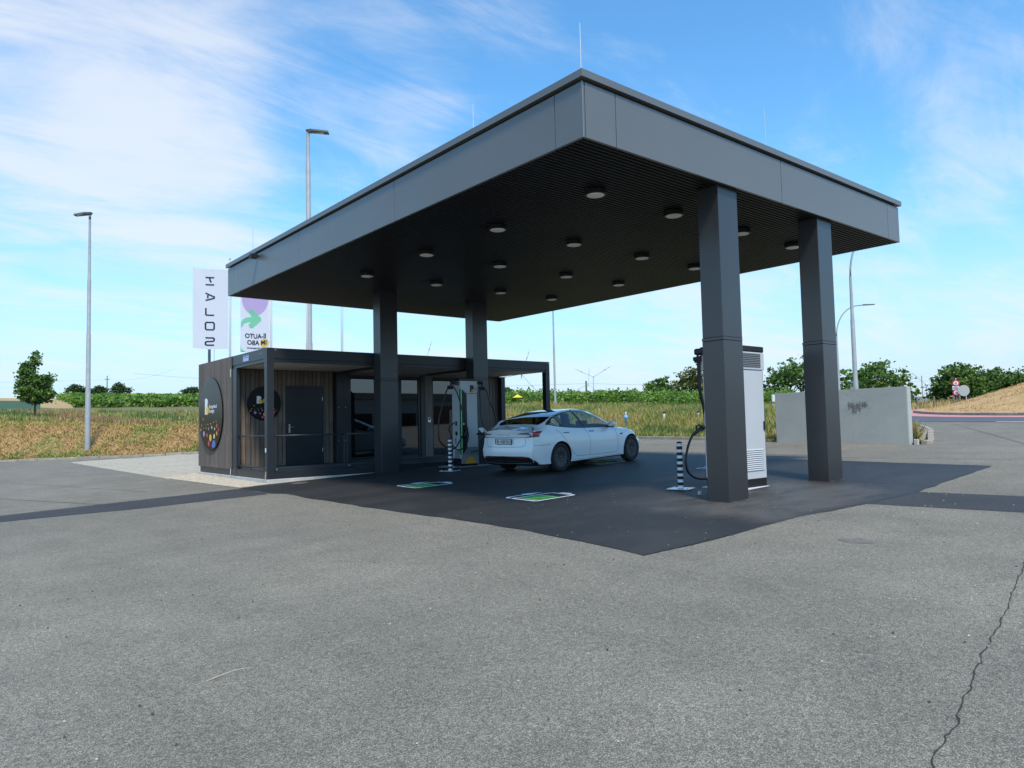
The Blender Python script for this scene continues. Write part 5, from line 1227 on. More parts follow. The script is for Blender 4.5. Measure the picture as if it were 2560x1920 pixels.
def bollard(x, y, label, first=[None]):
    if first[0] is None:
        t = thing('bollard', label, 'bollard', (0, 0, 0), 'black and white striped bollards'); first[0] = t
        n = 8
        b = MB(); b.box(-.20, -.20, 0, .20, .20, .014, .003); pl_ = b.build('base_plate', M_STEEL, t)
        b = MB()
        for q in ((-.16, -.16), (.16, -.16), (.16, .16), (-.16, .16)): b.lathe([(.001, .032), (.012, .030), (.014, .014)], (q[0], q[1], 0), 8)
        b.build('bolt', M_STEEL, pl_)
        h = .80/15.4; z = .014
        for k in range(15):
            m = M_WHITEP if k % 2 == 0 else M_BLACK
            b = MB(); rr_ = .049 if k % 2 == 0 else .051; b.lathe([(.04, z), (rr_, z+.002), (rr_, z+h-.002), (.04, z+h)], (0, 0, 0), 24); b.build('white_band' if k % 2 == 0 else 'black_band', m, t, smooth=True, auto=40); z += h
        b = MB(); b.lathe([(.05, z), (.05, z+.012), (.035, z+.028), (.001, z+.032)], (0, 0, 0), 24); b.build('cap', M_BLACK, t, smooth=True)
    else: t = dup(first[0]); t['label'] = label
    t.location = (x, y, gz(x, y)+.006); t.rotation_euler = (0, 0, .35); return t
bollard(4.12, 9.0, 'black and white striped bollard in front of the charging station by the container')
bollard(3.93, 1.71, 'black and white striped bollard left of the near column')
def vent(t, x0, x1, z0, z1, n, face, m, side='v', nm='vent_slat'):
    for k in range(n):
        z_ = z0+(z1-z0)*k/(n-1); b = MB()
        if side == 'v': b.add([(x0, face-.002, z_), (x1, face-.002, z_), (x1, face-.016, z_+.012), (x0, face-.016, z_+.012), (x0, face-.002, z_+.030), (x1, face-.002, z_+.030)], [(0, 1, 2, 3), (3, 2, 5, 4), (0, 3, 4), (1, 5, 2)])
        else: b.add([(face-.002, x1, z_), (face-.002, x0, z_), (face-.014, x0, z_+.012), (face-.014, x1, z_+.012), (face-.002, x1, z_+.026), (face-.002, x0, z_+.026)], [(0, 1, 2, 3), (3, 2, 5, 4), (0, 3, 4), (1, 5, 2)])
        b.build(nm, m, t)
def cable(t, pts, r, name='charging_cable'):
    # smooth the polyline
    P = [Vector(p) for p in pts]; o = []
    for i in range(len(P)-1):
        p0, p1, p2, p3 = P[max(i-1, 0)], P[i], P[i+1], P[min(i+2, len(P)-1)]
        for k in range(6):
            s_ = k/6; o.append(.5*((2*p1)+(-p0+p2)*s_+(2*p0-5*p1+4*p2-p3)*s_*s_+(-p0+3*p1-3*p2+p3)*s_**3))
    o.append(P[-1]); b = MB(); b.tube(o, r, 8); return b.build(name, M_RUB, t, smooth=True)
def arm_and_clamp(t, base, tip, drop):
    b = MB(); b.tube([base, tip], .045, 8); b.build('cable_arm', M_BLACK, t, smooth=True)
    b = MB(); x, y, z = tip
    b.tube([(x, y, z), (x-.02, y, z-drop*.6), (x-.03, y, z-drop)], .022, 6); b.box(x-.12, y-.035, z-drop-.06, x+.06, y+.035, z-drop+.01, .015); b.box(x-.09, y-.03, z-drop-.09, x+.03, y+.03, z-drop-.055, .01)
    b.build('cable_clamp', M_BLACK, t)
def gun(t, p, dirv, up=(0, 0, 1)):
    d = Vector(dirv).normalized(); u = Vector(up); s_ = d.cross(u).normalized(); u = s_.cross(d); b = MB(); P = Vector(p)
    q = lambda a, c, e=0: tuple(P+d*a+u*c+s_*e)
    b.tube([q(-.20, -.02), q(-.06, .0), q(.05, .0)], [.022, .032, .040], 8); b.tube([q(.05, 0), q(.10, 0)], [.048, .045], 10)
    b.tube([q(-.10, .015), q(-.07, .085), q(.02, .085), q(.04, .03)], .013, 6); b.build('plug', M_BLACK, t, smooth=True)
# charger beside the container
c1 = thing('charging_station', 'tall grey charging station with green light strips and black cables, plugged into the white car', 'charging station', (4.842, 9.53, gz(4.84, 9.53)), 'electric car chargers')
X0, X1, Y0, Y1, G0 = 4.842, 5.426, 9.53, 9.94, gz(5.1, 9.6)
b = MB(); b.box(X0+.02, Y0+.02, .42, X1-.005, Y1, 2.43, .012); b.build('body', M_CHG, c1)
b = MB(); b.box(X0+.03, Y0+.03, G0-.05, X1-.01, Y1-.02, .421); b.build('plinth', M_BLACK, c1)
b = MB(); b.box(X0-.33, Y0-.12, G0+.0, X1+.38, Y1+.2, G0+.035, .004); bp_ = b.build('base_plate', M_STEEL, c1)
bp_.rotation_euler = (0, 0, 0)
hd = MB(); hd.prism([(X0-.0, Y0-.005), (X1, Y0-.005), (X1, Y1-.02), (X0-.0, Y1-.16)], 2.29, 2.492); hd.build('head', M_CHG, c1)
b = MB(); b.prism([(X0-.01, Y0-.015), (X1+.01, Y0-.015), (X1+.02, Y1+.03), (X0-.02, Y1+.03)], 2.493, 2.515); b.prism([(X0+.02, Y0+.06), (X1-.04, Y0+.06), (X1-.1, Y1), (X0+.1, Y1)], 2.515, 2.56); b.build('top_cover', M_BLACK, c1)
def vface(name, m, poly, d, par=c1, th=.012):
    b = MB(); n = len(poly); b.v = [(x, Y0-d, z) for x, z in poly]+[(x, Y0-d+th, z) for x, z in poly]; b.f = [tuple(range(n)), tuple(range(n, 2*n))[::-1]]+[((k+1) % n, k, n+k, n+(k+1) % n) for k in range(n)]; b.m = [0]*len(b.f); return b.build(name, m, par)
vface('upper_panel', M_CHG, [(X0+.02, 2.29), (5.045, 2.165), (5.385, 2.165), (X1, 2.23), (X1, 2.30), (X0+.02, 2.30)], .006, th=.03)
vface('front_panel', M_CHG, [(5.052, 2.15), (5.06, .72), (5.405, .72), (5.385, 2.15)], .012, th=.03)
vface('screen_panel', M_BLACK, [(4.885, 2.27), (5.04, 2.14), (5.048, .67), (4.895, .53)], .003, th=.02)
vface('lower_bevel', M_CHG2, [(5.05, .715), (4.90, .525), (X1, .525), (X1, .715)], .007, th=.02)
lp = vface('lower_panel', mat('lower_grey_panel', (.27, .28, .30), .45), [(X0+.02, .424), (X1, .424), (X1, .52), (X0+.02, .52)], .004, th=.02)
vface('lower_panel', mat('lower_grey_panel'), [(X0+.02, .285), (X1, .272), (X1, .423), (X0+.02, .423)], .004, th=.02)
cx2, zc2 = 5.145, .285
vface('sun_print', M_ORANGE, [(cx2+.172*cos(a), zc2-.004+.185*sin(a)) for a in [k*pi/20 for k in range(21)]], .0175, th=.001)
lo = vface('logo_letter', M_BLACK, [(5.165, 2.185), (5.165, 2.385)]+[(5.235+.07*cos(a), 2.325+.06*sin(a)) for a in [pi/2-k*pi/10 for k in range(11)]]+[(5.215, 2.26), (5.215, 2.19)], .0072, th=.001)
vface('logo_dot', M_ORANGE, [(5.250+.043*cos(2*pi*k/18), 2.222+.048*sin(2*pi*k/18)) for k in range(18)], .0078, th=.0008)
b = MB(); b.box(5.06, Y0-.0135, 2.155, 5.27, Y0-.008, 2.164); b.box(5.31, Y0-.0135, 2.155, 5.39, Y0-.008, 2.164); b.build('panel_gap', M_GAP, c1)
b = MB(); b.box(X0+.022, Y0-.010, .53, X0+.040, Y0+.01, 2.29); b.build('light_strip', M_LED, c1)
b = MB(); b.box(X0+.008, Y0+.03, .62, X0+.022, Y0+.045, 2.29); b.build('light_strip', mat('dim_led_strip', (.35, .6, .42), .3, emit=((.3, .8, .45), .12)), c1)
b = MB(); b.box(X0+.0, Y0+.0, .53, X0+.02, Y0+.035, 2.28); b.build('strip_channel', mat('dark_green_channel', (.02, .07, .03), .4), c1)
vent(c1, 9.60, 9.84, .43, .60, 6, X0+.02, M_CHG2, 'u')
b = MB(); b.box(X0+.016, 9.72, 1.30, X0+.03, 9.80, 1.42, .004); b.build('socket_slot', M_BLACK, c1)
b = MB(); b.box(X0+.014, 9.77, .80, X0+.03, 9.805, .97, .004); b.build('card_slot', M_BLACK, c1)
b = MB(); b.lathe([(.001, X0+.008), (.05, X0+.008), (.055, X0+.02)], (0, 9.75, 1.09), 18, 'x'); so_ = b.build('socket', M_BLACK, c1)
b = MB(); b.lathe([(.062, X0+.012), (.068, X0+.010), (.07, X0+.02)], (0, 9.75, 1.09), 18, 'x'); b.build('socket_ring', M_STEEL, so_)
b = MB(); b.lathe([(.001, Y0-.008), (.03, Y0-.008), (.03, Y0)], (4.94, 0, 1.345), 18, 'y'); b.build('contactless_pad', mat('pad_yellow_white', (.6, .62, .35), .4), c1)
b = MB(); b.box(4.70, 9.56, 2.39, 4.85, 9.70, 2.475, .012); b.build('arm_box', mat('dark_arm_box', (.05, .045, .05), .4), c1)
arm_and_clamp(c1, (4.75, 9.60, 2.45), (4.55, 9.50, 2.45), .10)
cable(c1, [(4.50,9.46,2.31),(4.42,9.46,2.30),(4.31,9.46,2.10),(4.19,9.46,1.75),(4.11,9.46,1.47),(4.08,9.46,1.14),(4.13,9.46,.91),(4.24,9.45,.79),(4.38,9.44,.71),(4.58,9.42,.72),(4.73,9.42,.90),(4.86,9.42,1.08)], .019)
cable(c1, [(4.50,9.44,2.31),(4.58,9.42,2.29),(4.66,9.41,2.16),(4.74,9.40,1.93),(4.80,9.40,1.71),(4.89,9.39,1.50),(4.95,9.39,1.21),(4.99,9.39,1.03),(4.94,9.39,.84),(4.80,9.39,.70),(4.67,9.38,.66),(4.54,9.38,.71),(4.45,9.40,.87),(4.49,9.48,1.04),(4.56,9.66,1.25),(4.80,9.75,1.38)], .017)
b = MB(); b.box(4.90, Y0-.13, 1.08, 5.01, Y0-.004, 1.27, .03); b.box(4.92, Y0-.11, .97, 4.99, Y0-.004, 1.10, .02); b.build('plug_holster', M_BLACK, c1)
gun(c1, (4.90, 9.40, 1.14), (.35, .25, .9), (-1, 0, 0))
arm_and_clamp(c1, (5.40, 9.62, 2.45), (5.52, 9.42, 2.45), .12)
cable(c1, [(5.44,9.40,2.32),(5.52,9.38,2.30),(5.60,9.33,2.18),(5.64,9.28,1.93),(5.65,9.1,1.65),(5.55,8.9,1.30),(5.30,8.7,.95),(5.02,8.62,.86),(4.86,8.6,.84),(4.81,8.6,.90),(4.86,8.5,1.00),(4.70,8.15,1.06)], .019)
cable(c1, [(5.42,9.40,2.32),(5.36,9.35,2.2),(5.30,9.25,1.95),(5.20,9.12,1.60),(5.26,9.10,1.35),(5.31,9.10,1.15),(5.33,9.1,.95),(5.24,9.1,.74),(5.12,9.1,.65),(5.0,9.3,.60)], .015)
# charger behind the near column
c2 = thing('charging_station', 'tall silver grey charging cabinet with vents and a black cap, behind the near column', 'charging station', (4.08, .70, gz(4.1, .7)), 'electric car chargers')
X0, X1, Y0, Y1 = 4.06, 5.022, .705, 1.27; G0 = gz(4.6, 1.0)
b = MB(); b.box(X0, Y0, .285, X1, Y1, 2.14, .010); b.build('body', M_CHG, c2)
b = MB(); b.box(X0-.03, Y0-.012, 2.145, X1+.035, Y1+.02, 2.45, .010); b.build('head', M_CHG, c2)
b = MB(); b.box(X0-.03, Y0-.014, 2.452, X1+.035, Y1+.02, 2.555, .018); b.build('top_cover', M_BLACK, c2)
b = MB(); b.box(X0+.01, Y0+.006, G0-.05, X1-.004, Y1-.01, .284); b.build('plinth', M_BLACK, c2)
b = MB(); b.box(X0+.15, Y0-.05, G0-.01, X1+.20, Y1+.20, G0+.020, .006); o = b.build('base_plate', mat('pale_base_plate', (.60, .62, .64), .4), c2)
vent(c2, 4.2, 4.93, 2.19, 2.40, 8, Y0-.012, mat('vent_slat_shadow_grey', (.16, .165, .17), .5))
vent(c2, 4.2, 4.94, .42, .76, 11, Y0, M_CHG)
b = MB(); b.box(4.968, Y0-.022, 1.11, 5.008, Y0+.0, 1.26, .006); b.build('door_handle', M_BLACK, c2)
b = MB(); b.box(X1-.006, Y0-.0015, .31, X1-.002, Y0+.001, 2.13); b.build('door_joint', M_GAP, c2)
arm_and_clamp(c2, (4.12, 1.22, 2.50), (3.98, 1.28, 2.47), .10)
b = MB(); b.box(3.95, 1.20, 2.42, 4.10, 1.36, 2.53, .03); b.build('arm_box', M_BLACK, c2)
cable(c2, [(3.96,1.27,2.40),(3.95,1.27,2.22),(3.95,1.27,1.89),(3.99,1.27,1.69),(4.05,1.27,1.55),(4.10,1.27,1.2),(4.1,1.27,.6),(4.08,1.27,.32)], .022)
cable(c2, [(4.01,1.27,2.40),(3.99,1.27,2.22),(3.985,1.27,1.89),(4.02,1.27,1.69),(4.09,1.27,1.5)], .020)
gun(c2, (3.92, 1.26, 1.145), (.9, 0, .35))
cable(c2, [(3.86,1.26,1.125),(3.78,1.26,1.10),(3.70,1.26,1.04),(3.60,1.26,.91),(3.53,1.26,.76),(3.50,1.26,.63),(3.53,1.26,.49),(3.63,1.26,.39),(3.82,1.26,.32),(4.09,1.26,.30)], .020)
b = MB(); b.lathe([(.001, .06), (.028, .055), (.03, 0)], (3.52, 1.02, gz(3.5, 1)), 12); b.build('floor_bolt', M_STEEL, c2)

# ================================================================== THE CAR
car = bpy.data.objects.new('parked_car', None); col.objects.link(car)
tag(car, 'white electric saloon car parked under the canopy with its charging flap open', 'car')
cu, cv_, cth = 5.181, 7.024, .1141
slope = math.atan(.036176*cos(cth)+.0048*sin(cth)); roll = math.atan(-.036176*sin(cth)+.0048*cos(cth))
car.matrix_world = Matrix.Translation((cu, cv_, gz(cu, cv_)+.004)) @ Matrix.Rotation(cth, 4, 'Z') @ Matrix.Rotation(-slope, 4, 'Y') @ Matrix.Rotation(roll, 4, 'X')
M_CAR = mat('white_car_paint', (.86, .86, .855), .30, spec=.5, coat=1.)
M_CARB = mat('black_car_trim', (.010, .010, .011), .35)
M_TYRE = mat('tyre_rubber', (.022, .022, .023), .85)
M_CAP = mat('dark_wheel_cover', (.045, .047, .050), .42)
M_SEAMC = mat('panel_gap', (.05, .052, .055), .7)
M_TAIL = mat('tail_lamp_red', (.42, .02, .025), .12, coat=1.)
M_TAILK = mat('tail_lamp_smoked', (.035, .008, .010), .10, coat=1.)
M_TAILW = mat('tail_lamp_clear', (.45, .46, .47), .12, coat=1.)
def tabl(t): xs = [a for a, *_ in t]; return lambda x, k=1: pchip(xs, [r[k] for r in t], x)
Wt = tabl([(-1.02,.80),(-.85,.865),(-.6,.905),(-.2,.925),(.3,.928),(.9,.915),(1.6,.910),(2.3,.912),(2.875,.922),(3.2,.905),(3.5,.865),(3.72,.80)])
Belt = tabl([(-1.02,.955),(-.8,.985),(-.6,1.005),(-.35,1.010),(.1,.985),(.6,.955),(1.2,.930),(1.8,.915),(2.2,.905),(2.5,.875),(2.9,.825),(3.2,.765),(3.5,.675),(3.72,.585)])
Zc = tabl([(-1.02,1.035),(-.85,1.055),(-.62,1.085),(-.4,1.155),(-.1,1.265),(.25,1.355),(.6,1.412),(1.0,1.44),(1.3,1.441),(1.6,1.405),(1.9,1.295),(2.2,1.140),(2.47,.985),(2.7,.945),(3.0,.885),(3.3,.805),(3.55,.715),(3.72,.625)])
GB = tabl([(-.50,1.135),(-.38,1.120),(.1,1.045),(.5,1.005),(1.0,.975),(1.6,.957),(2.0,.948),(2.18,.945)])
GT = tabl([(-.50,1.137),(-.38,1.150),(-.1,1.238),(.12,1.290),(.46,1.345),(.82,1.372),(1.2,1.356),(1.57,1.245),(1.85,1.10),(2.05,.995),(2.18,.948)])
Zbt = tabl([(-1.02,.245),(-.8,.19),(-.5,.18),(0,.17),(2.9,.17),(3.4,.19),(3.72,.24)])
def xrear(z): return pchip([.15,.24,.36,.48,.62,.70,.78,.88,.955,1.0,1.05], [-.80,-.90,-.985,-1.015,-1.005,-.965,-.945,-.950,-.985,-1.005,-.995], z)
def xfront(z): return pchip([.15,.25,.36,.48,.56,.62,.70], [3.60,3.68,3.72,3.72,3.69,3.62,3.50], z)
NB, NT = 9, 9
def section(x):
    Wd = Wt(x); zb = Zbt(x); bl = Belt(x); zc = Zc(x); zs = bl-zb
    bot = [((Wd-.10)*k/(NB-1), zb) for k in range(NB)]
    side = [(Wd-.035, zb+.035*min(1, zs/.5)), (Wd-.012, zb+.17*zs/.72), (Wd-.002, zb+.32*zs/.72), (Wd-.004, zb+.46*zs/.72), (Wd-.022, zb+.60*zs/.72), (Wd-.040, zb+.665*zs/.72)]
    yb = Wd-.075-(.03 if x > 2.3 else 0)*sm(2.3, 2.7, x)
    deck = []
    for fr in (1, .965, .92, .86, .78, .62, .42, .21, 0):
        y = yb*fr; z = bl+(zc-bl)*(1-(fr)**2.3); deck.append((y, z))
    yg = yb-.012; gb, gt = GB(x), GT(x)
    yt = yg-(gt-gb)*.56-.01; ym = (yg+yt)/2+.018
    yr = yt-.045; zr = gt+.028+(.02 if gt < 1.2 else 0)
    y5 = yr-.035; z5 = min(zc-.004, zr+.028)
    cabt = [(yb, bl), (yg, gb), (ym, (gb+gt)/2), (yt, gt), (yr, zr), (y5, z5), (y5*.70, z5+(zc-z5)*.60), (y5*.36, z5+(zc-z5)*.90), (0, zc)]
    k = sm(-.62, -.30, x)*(1-sm(2.12, 2.45, x))
    top = [(d[0]*(1-k)+c[0]*k, d[1]*(1-k)+c[1]*k) for d, c in zip(deck, cabt)]
    return bot, side, top
stations = [-1.02,-1.0,-.97,-.93,-.88,-.82,-.76,-.70,-.64,-.58,-.52,-.46,-.40,-.34,-.27,-.20,-.12,-.04]+[i*.09+.05 for i in range(24)]+[2.2,2.27,2.34,2.41,2.47,2.54,2.62,2.72,2.82,2.92,3.02,3.12,3.22,3.30,3.38,3.45,3.52,3.58,3.63,3.67,3.70,3.72]
def build_car():
    cv = []; NR = NB+6+NT; V = []
    ns = len(stations)
    for i, x in enumerate(stations):
        bot, side, top = section(x); half = bot+side+top; row = []
        for y, z in half:
            xx = x; cr = .17*(abs(y)/.9)**2.4; cf = .46*(abs(y)/.9)**2.6
            wr = 1-sm(-1.02, -.50, x); wf = sm(2.9, 3.72, x)
            xx += wr*((xrear(z)+1.02)*(1-sm(-1.02, -.80, x)*.8)+cr)
            xx -= wf*((3.72-xfront(min(z, .69)))*sm(3.4, 3.72, x)+cf)
            row.append((xx, y, z))
        V.append(row)
    verts = []; idx = {}
    for i in range(ns):
        for j, (x, y, z) in enumerate(V[i]):
            idx[i, j, 1] = len(verts); verts.append((x, y, z))
            if y > 1e-5: idx[i, j, -1] = len(verts); verts.append((x, -y, z))
            else: idx[i, j, -1] = idx[i, j, 1]
    faces = []; mi = []
    def matid(i, j):
        x = (stations[i]+stations[i+1])/2; b0 = NB+6
        if j < NB+0: return 1
        if b0+1 <= j < b0+3 and -.38 < x < 2.16: return 2
        if j >= b0+5 and -.47 < x < .28: return 3
        if j >= b0+5 and .28 < x < 1.52: return 4
        if j >= b0+5 and 1.52 < x < 2.43: return 5
        return 0
    for i in range(ns-1):
        for j in range(NR-1):
            for s_ in (1, -1):
                q = [idx[i, j, s_], idx[i+1, j, s_], idx[i+1, j+1, s_], idx[i, j+1, s_]]
                q2 = []
                for a in q:
                    if a not in q2: q2.append(a)
                if len(q2) < 3: continue
                faces.append(tuple(q2 if s_ > 0 else q2[::-1])); mi.append(matid(i, j))
    # end caps: grid between the left and right outlines
    for i in (0, ns-1):
        R = [V[i][NB-1]]+[V[i][NB+k] for k in range(6)]+[V[i][NB+6]]
        cols_n = 2*(NT-1)+1
        fr = [1, .965, .92, .86, .78, .62, .42, .21, 0, -.21, -.42, -.62, -.78, -.86, -.92, -.965, -1]
        top = [idx[i, NB+6+k, 1] for k in range(NT)]+[idx[i, NB+6+k, -1] for k in range(NT-2, -1, -1)]
        topz = [verts[k][2] for k in top]
        G = []
        nb_b = [idx[i, k, 1] for k in range(NB-1, -1, -1)]+[idx[i, k, -1] for k in range(1, NB)]
        G.append(nb_b)
        for r in range(1, 7):
            y0 = R[r][1]; row = [idx[i, NB+r-1, 1]]
            for c in range(1, cols_n-1):
                y = y0*((NT-1-c)/(NT-1)); z = R[r][2]+(topz[c]-topz[0])*((r)/7.)**3
                cr = .17*(abs(y)/.9)**2.4; cf = .46*(abs(y)/.9)**2.6
                x = (xrear(z)+cr) if i == 0 else (xfront(min(z, .69))-cf)
                row.append(len(verts)); verts.append((x, y, z))
            row.append(idx[i, NB+r-1, -1]); G.append(row)
        G.append(top)
        for r in range(len(G)-1):
            for c in range(cols_n-1):
                q = (G[r][c], G[r][c+1], G[r+1][c+1], G[r+1][c]); faces.append(q if i == 0 else q[::-1]); mi.append(0)
    me = bpy.data.meshes.new('body'); me.from_pydata(verts, [], faces)
    for m in (M_CAR, M_CARB, M_CGLASS, M_RGLASS, M_RGLASS, M_CGLASS): me.materials.append(m)
    me.polygons.foreach_set('material_index', mi); me.update()
    bm = bmesh.new(); bm.from_mesh(me); bmesh.ops.remove_doubles(bm, verts=bm.verts[:], dist=1e-5); bmesh.ops.recalc_face_normals(bm, faces=bm.faces[:]); bm.to_mesh(me); bm.free()
    o = bpy.data.objects.new('body', me); col.objects.link(o)
    # wheel arches cut with cylinders
    cut = MB()
    for xw in (0, 2.875):
        for s_ in (1, -1): cut.lathe([(.36, s_*.60), (.375, s_*.60+s_*.01), (.375, s_*1.2)] if s_ > 0 else [(.375, -1.2), (.375, -.61), (.36, -.60)], (xw, 0, .335), 48, 'y')
    cme = cut.mesh('cutter', [M_CARB]*6)
    bm = bmesh.new(); bm.from_mesh(cme); bmesh.ops.recalc_face_normals(bm, faces=bm.faces[:])
    for f in bm.faces: f.material_index = 1
    bm.to_mesh(cme); bm.free()
    c = bpy.data.objects.new('cutter', cme); col.objects.link(c)
    md = o.modifiers.new('cut', 'BOOLEAN'); md.object = c; md.operation = 'DIFFERENCE'; md.solver = 'EXACT'
    bpy.context.view_layer.update()
    me2 = bpy.data.meshes.new_from_object(o.evaluated_get(bpy.context.evaluated_depsgraph_get()))
    bpy.data.objects.remove(o); bpy.data.objects.remove(c)
    return me2
cme_ = build_car()
bm = bmesh.new(); bm.from_mesh(cme_); BVH = BVHTree.FromBMesh(bm)
def split(bm, ids, name, m, parent):
    b2 = bm.copy(); bmesh.ops.delete(b2, geom=[f for f in b2.faces if f.material_index not in ids], context='FACES')
    for f in b2.faces: f.smooth = True; f.material_index = ids.index(f.material_index) if isinstance(m, list) else 0
    me = bpy.data.meshes.new(name); b2.to_mesh(me); b2.free()
    for x in (m if isinstance(m, list) else [m]): me.materials.append(x)
    me.set_sharp_from_angle(angle=radians(42))
    o = bpy.data.objects.new(name, me); col.objects.link(o); o.parent = parent; return o
body = split(bm, [0, 1], 'body', [M_CAR, M_CARB], car)
def split_side(ids, name, m, test):
    b2 = bm.copy(); bmesh.ops.delete(b2, geom=[f for f in b2.faces if f.material_index not in ids or not test(f.calc_center_median())], context='FACES')
    for f in b2.faces: f.smooth = True; f.material_index = 0
    me = bpy.data.meshes.new(name); b2.to_mesh(me); b2.free(); me.materials.append(m); o = bpy.data.objects.new(name, me); col.objects.link(o); o.parent = car; return o
for s_ in (1, -1): split_side([2], 'side_window', M_CGLASS, lambda c: c.y*s_ > 0)
split_side([3], 'rear_window', M_RGLASS, lambda c: True); split_side([4], 'roof_glass', M_RGLASS, lambda c: True); split_side([5], 'windscreen', M_CGLASS, lambda c: True)
bm.free()
def hit(p, axis):
    if axis in ('R', 'L'): s_ = -1 if axis == 'R' else 1; o = Vector((p[0], s_*3, p[1])); d = Vector((0, -s_, 0))
    elif axis == 'B': o = Vector((-3, p[0], p[1])); d = Vector((1, 0, 0))
    elif axis == 'F': o = Vector((6, p[0], p[1])); d = Vector((-1, 0, 0))
    else: o = Vector((p[0], p[1], 3)); d = Vector((0, 0, -1))
    h, n, _, _ = BVH.ray_cast(o, d)
    if h is None: return None
    if n.dot(d) > 0: n = -n
    return h, n
AX = {'R': Vector((0, -1, 0)), 'L': Vector((0, 1, 0)), 'B': Vector((-1, 0, 0)), 'F': Vector((1, 0, 0)), 'T': Vector((0, 0, 1))}
def patch(name, poly, axis, m, off=.003, step=.03, parent=None, smooth=True):
    v, f = fillpoly(poly, step); P = []
    for a in v:
        h = hit(a, axis)
        P.append(tuple(h[0]+h[1]*off) if h and h[1].dot(AX[axis]) > .15 else None)
    f = [t for t in f if all(P[k] is not None for k in t)]; P = [p or (0, 0, 0) for p in P]
    b = MB(); b.add(P, f); return b.build(name, m, parent or car, smooth=smooth)
def seam(name, pts, axis, m=M_SEAMC, wd=.007, off=.0015, parent=None, closed=False):
    P = []; 
    for a, c in zip(pts, pts[1:]):
        a, c = Vector(a), Vector(c); n = max(1, int((c-a).length/.03)); P += [a.lerp(c, k/n) for k in range(n)]
    P.append(Vector(pts[-1])); v, f = stroke(P, wd); Q = []
    for a in v:
        h = hit(a, axis); Q.append(tuple(h[0]+h[1]*off) if h else None)
    f = [t for t in f if all(Q[k] is not None for k in t)]; Q = [p or (0, 0, 0) for p in Q]
    b = MB(); b.add(Q, f); return b.build(name, m, parent or car, smooth=True)
for s_, ax in ((-1, 'R'), (1, 'L')):
    arcw = [(x, GB(x)-.004) for x in [-.36+.1*k for k in range(26)]]; arct = [(x, GT(x)+.006) for x in [-.36+.1*k for k in range(26)]]
    seam('window_trim', arcw, ax, M_CARB, .022, .002); seam('window_trim', arct, ax, M_CARB, .022, .002)
    seam('door_gap', [(-.10, .985), (.02, .90), (.18, .72), (.36, .50), (.45, .40), (.60, .315), (1.10, .300)], ax)
    seam('door_gap', [(.97, .955), (1.06, .85), (1.12, .72), (1.12, .45), (1.10, .305)], ax)
    seam('door_gap', [(1.10, .300), (2.20, .290), (2.26, .40), (2.27, .66), (2.20, .83), (2.10, .935)], ax)
    seam('pillar_trim', [(.80, 1.40), (.90, 1.20), (1.02, .96)], ax, M_CARB, .085, .004)
    seam('pillar_trim', [(-.03, 1.27), (.10, 1.12), (.15, 1.03)], ax, M_CARB, .030, .004)
    seam('sill_line', [(.40, .235), (1.2, .225), (2.4, .225)], ax, M_SEAMC, .006)
    patch('door_handle', [(.14, .885), (.34, .876), (.35, .886), (.34, .896), (.14, .905), (.13, .895)], ax, M_CARB, .003)
    patch('door_handle', [(1.12, .865), (1.32, .858), (1.33, .868), (1.32, .878), (1.12, .885), (1.11, .875)], ax, M_CARB, .003)
    patch('side_camera', [(2.35, .745), (2.50, .760), (2.52, .752), (2.44, .715), (2.40, .715)], ax, M_CARB, .004)
    # mirror
    b = MB(); mb_ = bmesh.new(); bmesh.ops.create_uvsphere(mb_, u_segments=20, v_segments=12, radius=1)
    for v in mb_.verts:
        x, y, z = v.co; v.co = Vector((1.90+x*(.115 if x > 0 else .055), s_*(.985+y*.115), 1.005+z*.075*(1 if z > 0 else .85)))
    b.frombm(mb_); mr = b.build('wing_mirror', M_CAR, car, smooth=True)
    b = MB(); b.tube([(1.97, s_*.84, .955), (1.93, s_*.95, .958)], [.035, .03], 8); b.box(1.86, min(s_*.90, s_*1.06), .925, 1.96, max(s_*.90, s_*1.06), .945, .01); b.build('mirror_foot', M_CARB, mr)
    # wheels
    for xw in (0, 2.875):
        wt = bpy.data.objects.new('wheel', None); 
        b = MB(); pr = [(.225, .70), (.235, .705), (.30, .70), (.325, .715), (.334, .74), (.334, .86), (.328, .895), (.305, .913), (.26, .912), (.238, .905)]
        b.lathe([(r, s_*y) for r, y in (pr if s_ > 0 else pr)], (xw, 0, .334), 48, 'y', False); wt = b.build('wheel', M_TYRE, car, smooth=True, auto=50)
        b = MB(); pr = [(.001, .885), (.05, .888), (.055, .880), (.12, .892), (.19, .900), (.228, .902), (.236, .895), (.238, .87)]
        b.lathe([(r, s_*y) for r, y in pr], (xw, 0, .334), 48, 'y'); cp = b.build('wheel_cover', M_CAP, wt, smooth=True, auto=35)
        for k in range(9):
            a = 2*pi*k/9+.2; b = MB(); P = []
            for (r, da, dy) in ((.075, .10, .898), (.075, .26, .886), (.205, .03, .907), (.205, .085, .895)):
                P.append((xw+r*cos(a+da), s_*dy, .334+r*sin(a+da)))
            P += [(p[0], p[1]-s_*.02, p[2]) for p in P]
            b.add(P, [(0, 1, 3, 2), (0, 2, 6, 4), (1, 5, 7, 3), (2, 3, 7, 6), (0, 4, 5, 1)]); b.build('spoke_blade', mat('spoke_blade_dark', (.010, .010, .011), .35), wt)
        b = MB(); b.lathe([(.001, s_*.893), (.03, s_*.893), (.034, s_*.888)], (xw, 0, .334), 16, 'y'); b.build('hub_cap', M_CAP, wt, smooth=True)
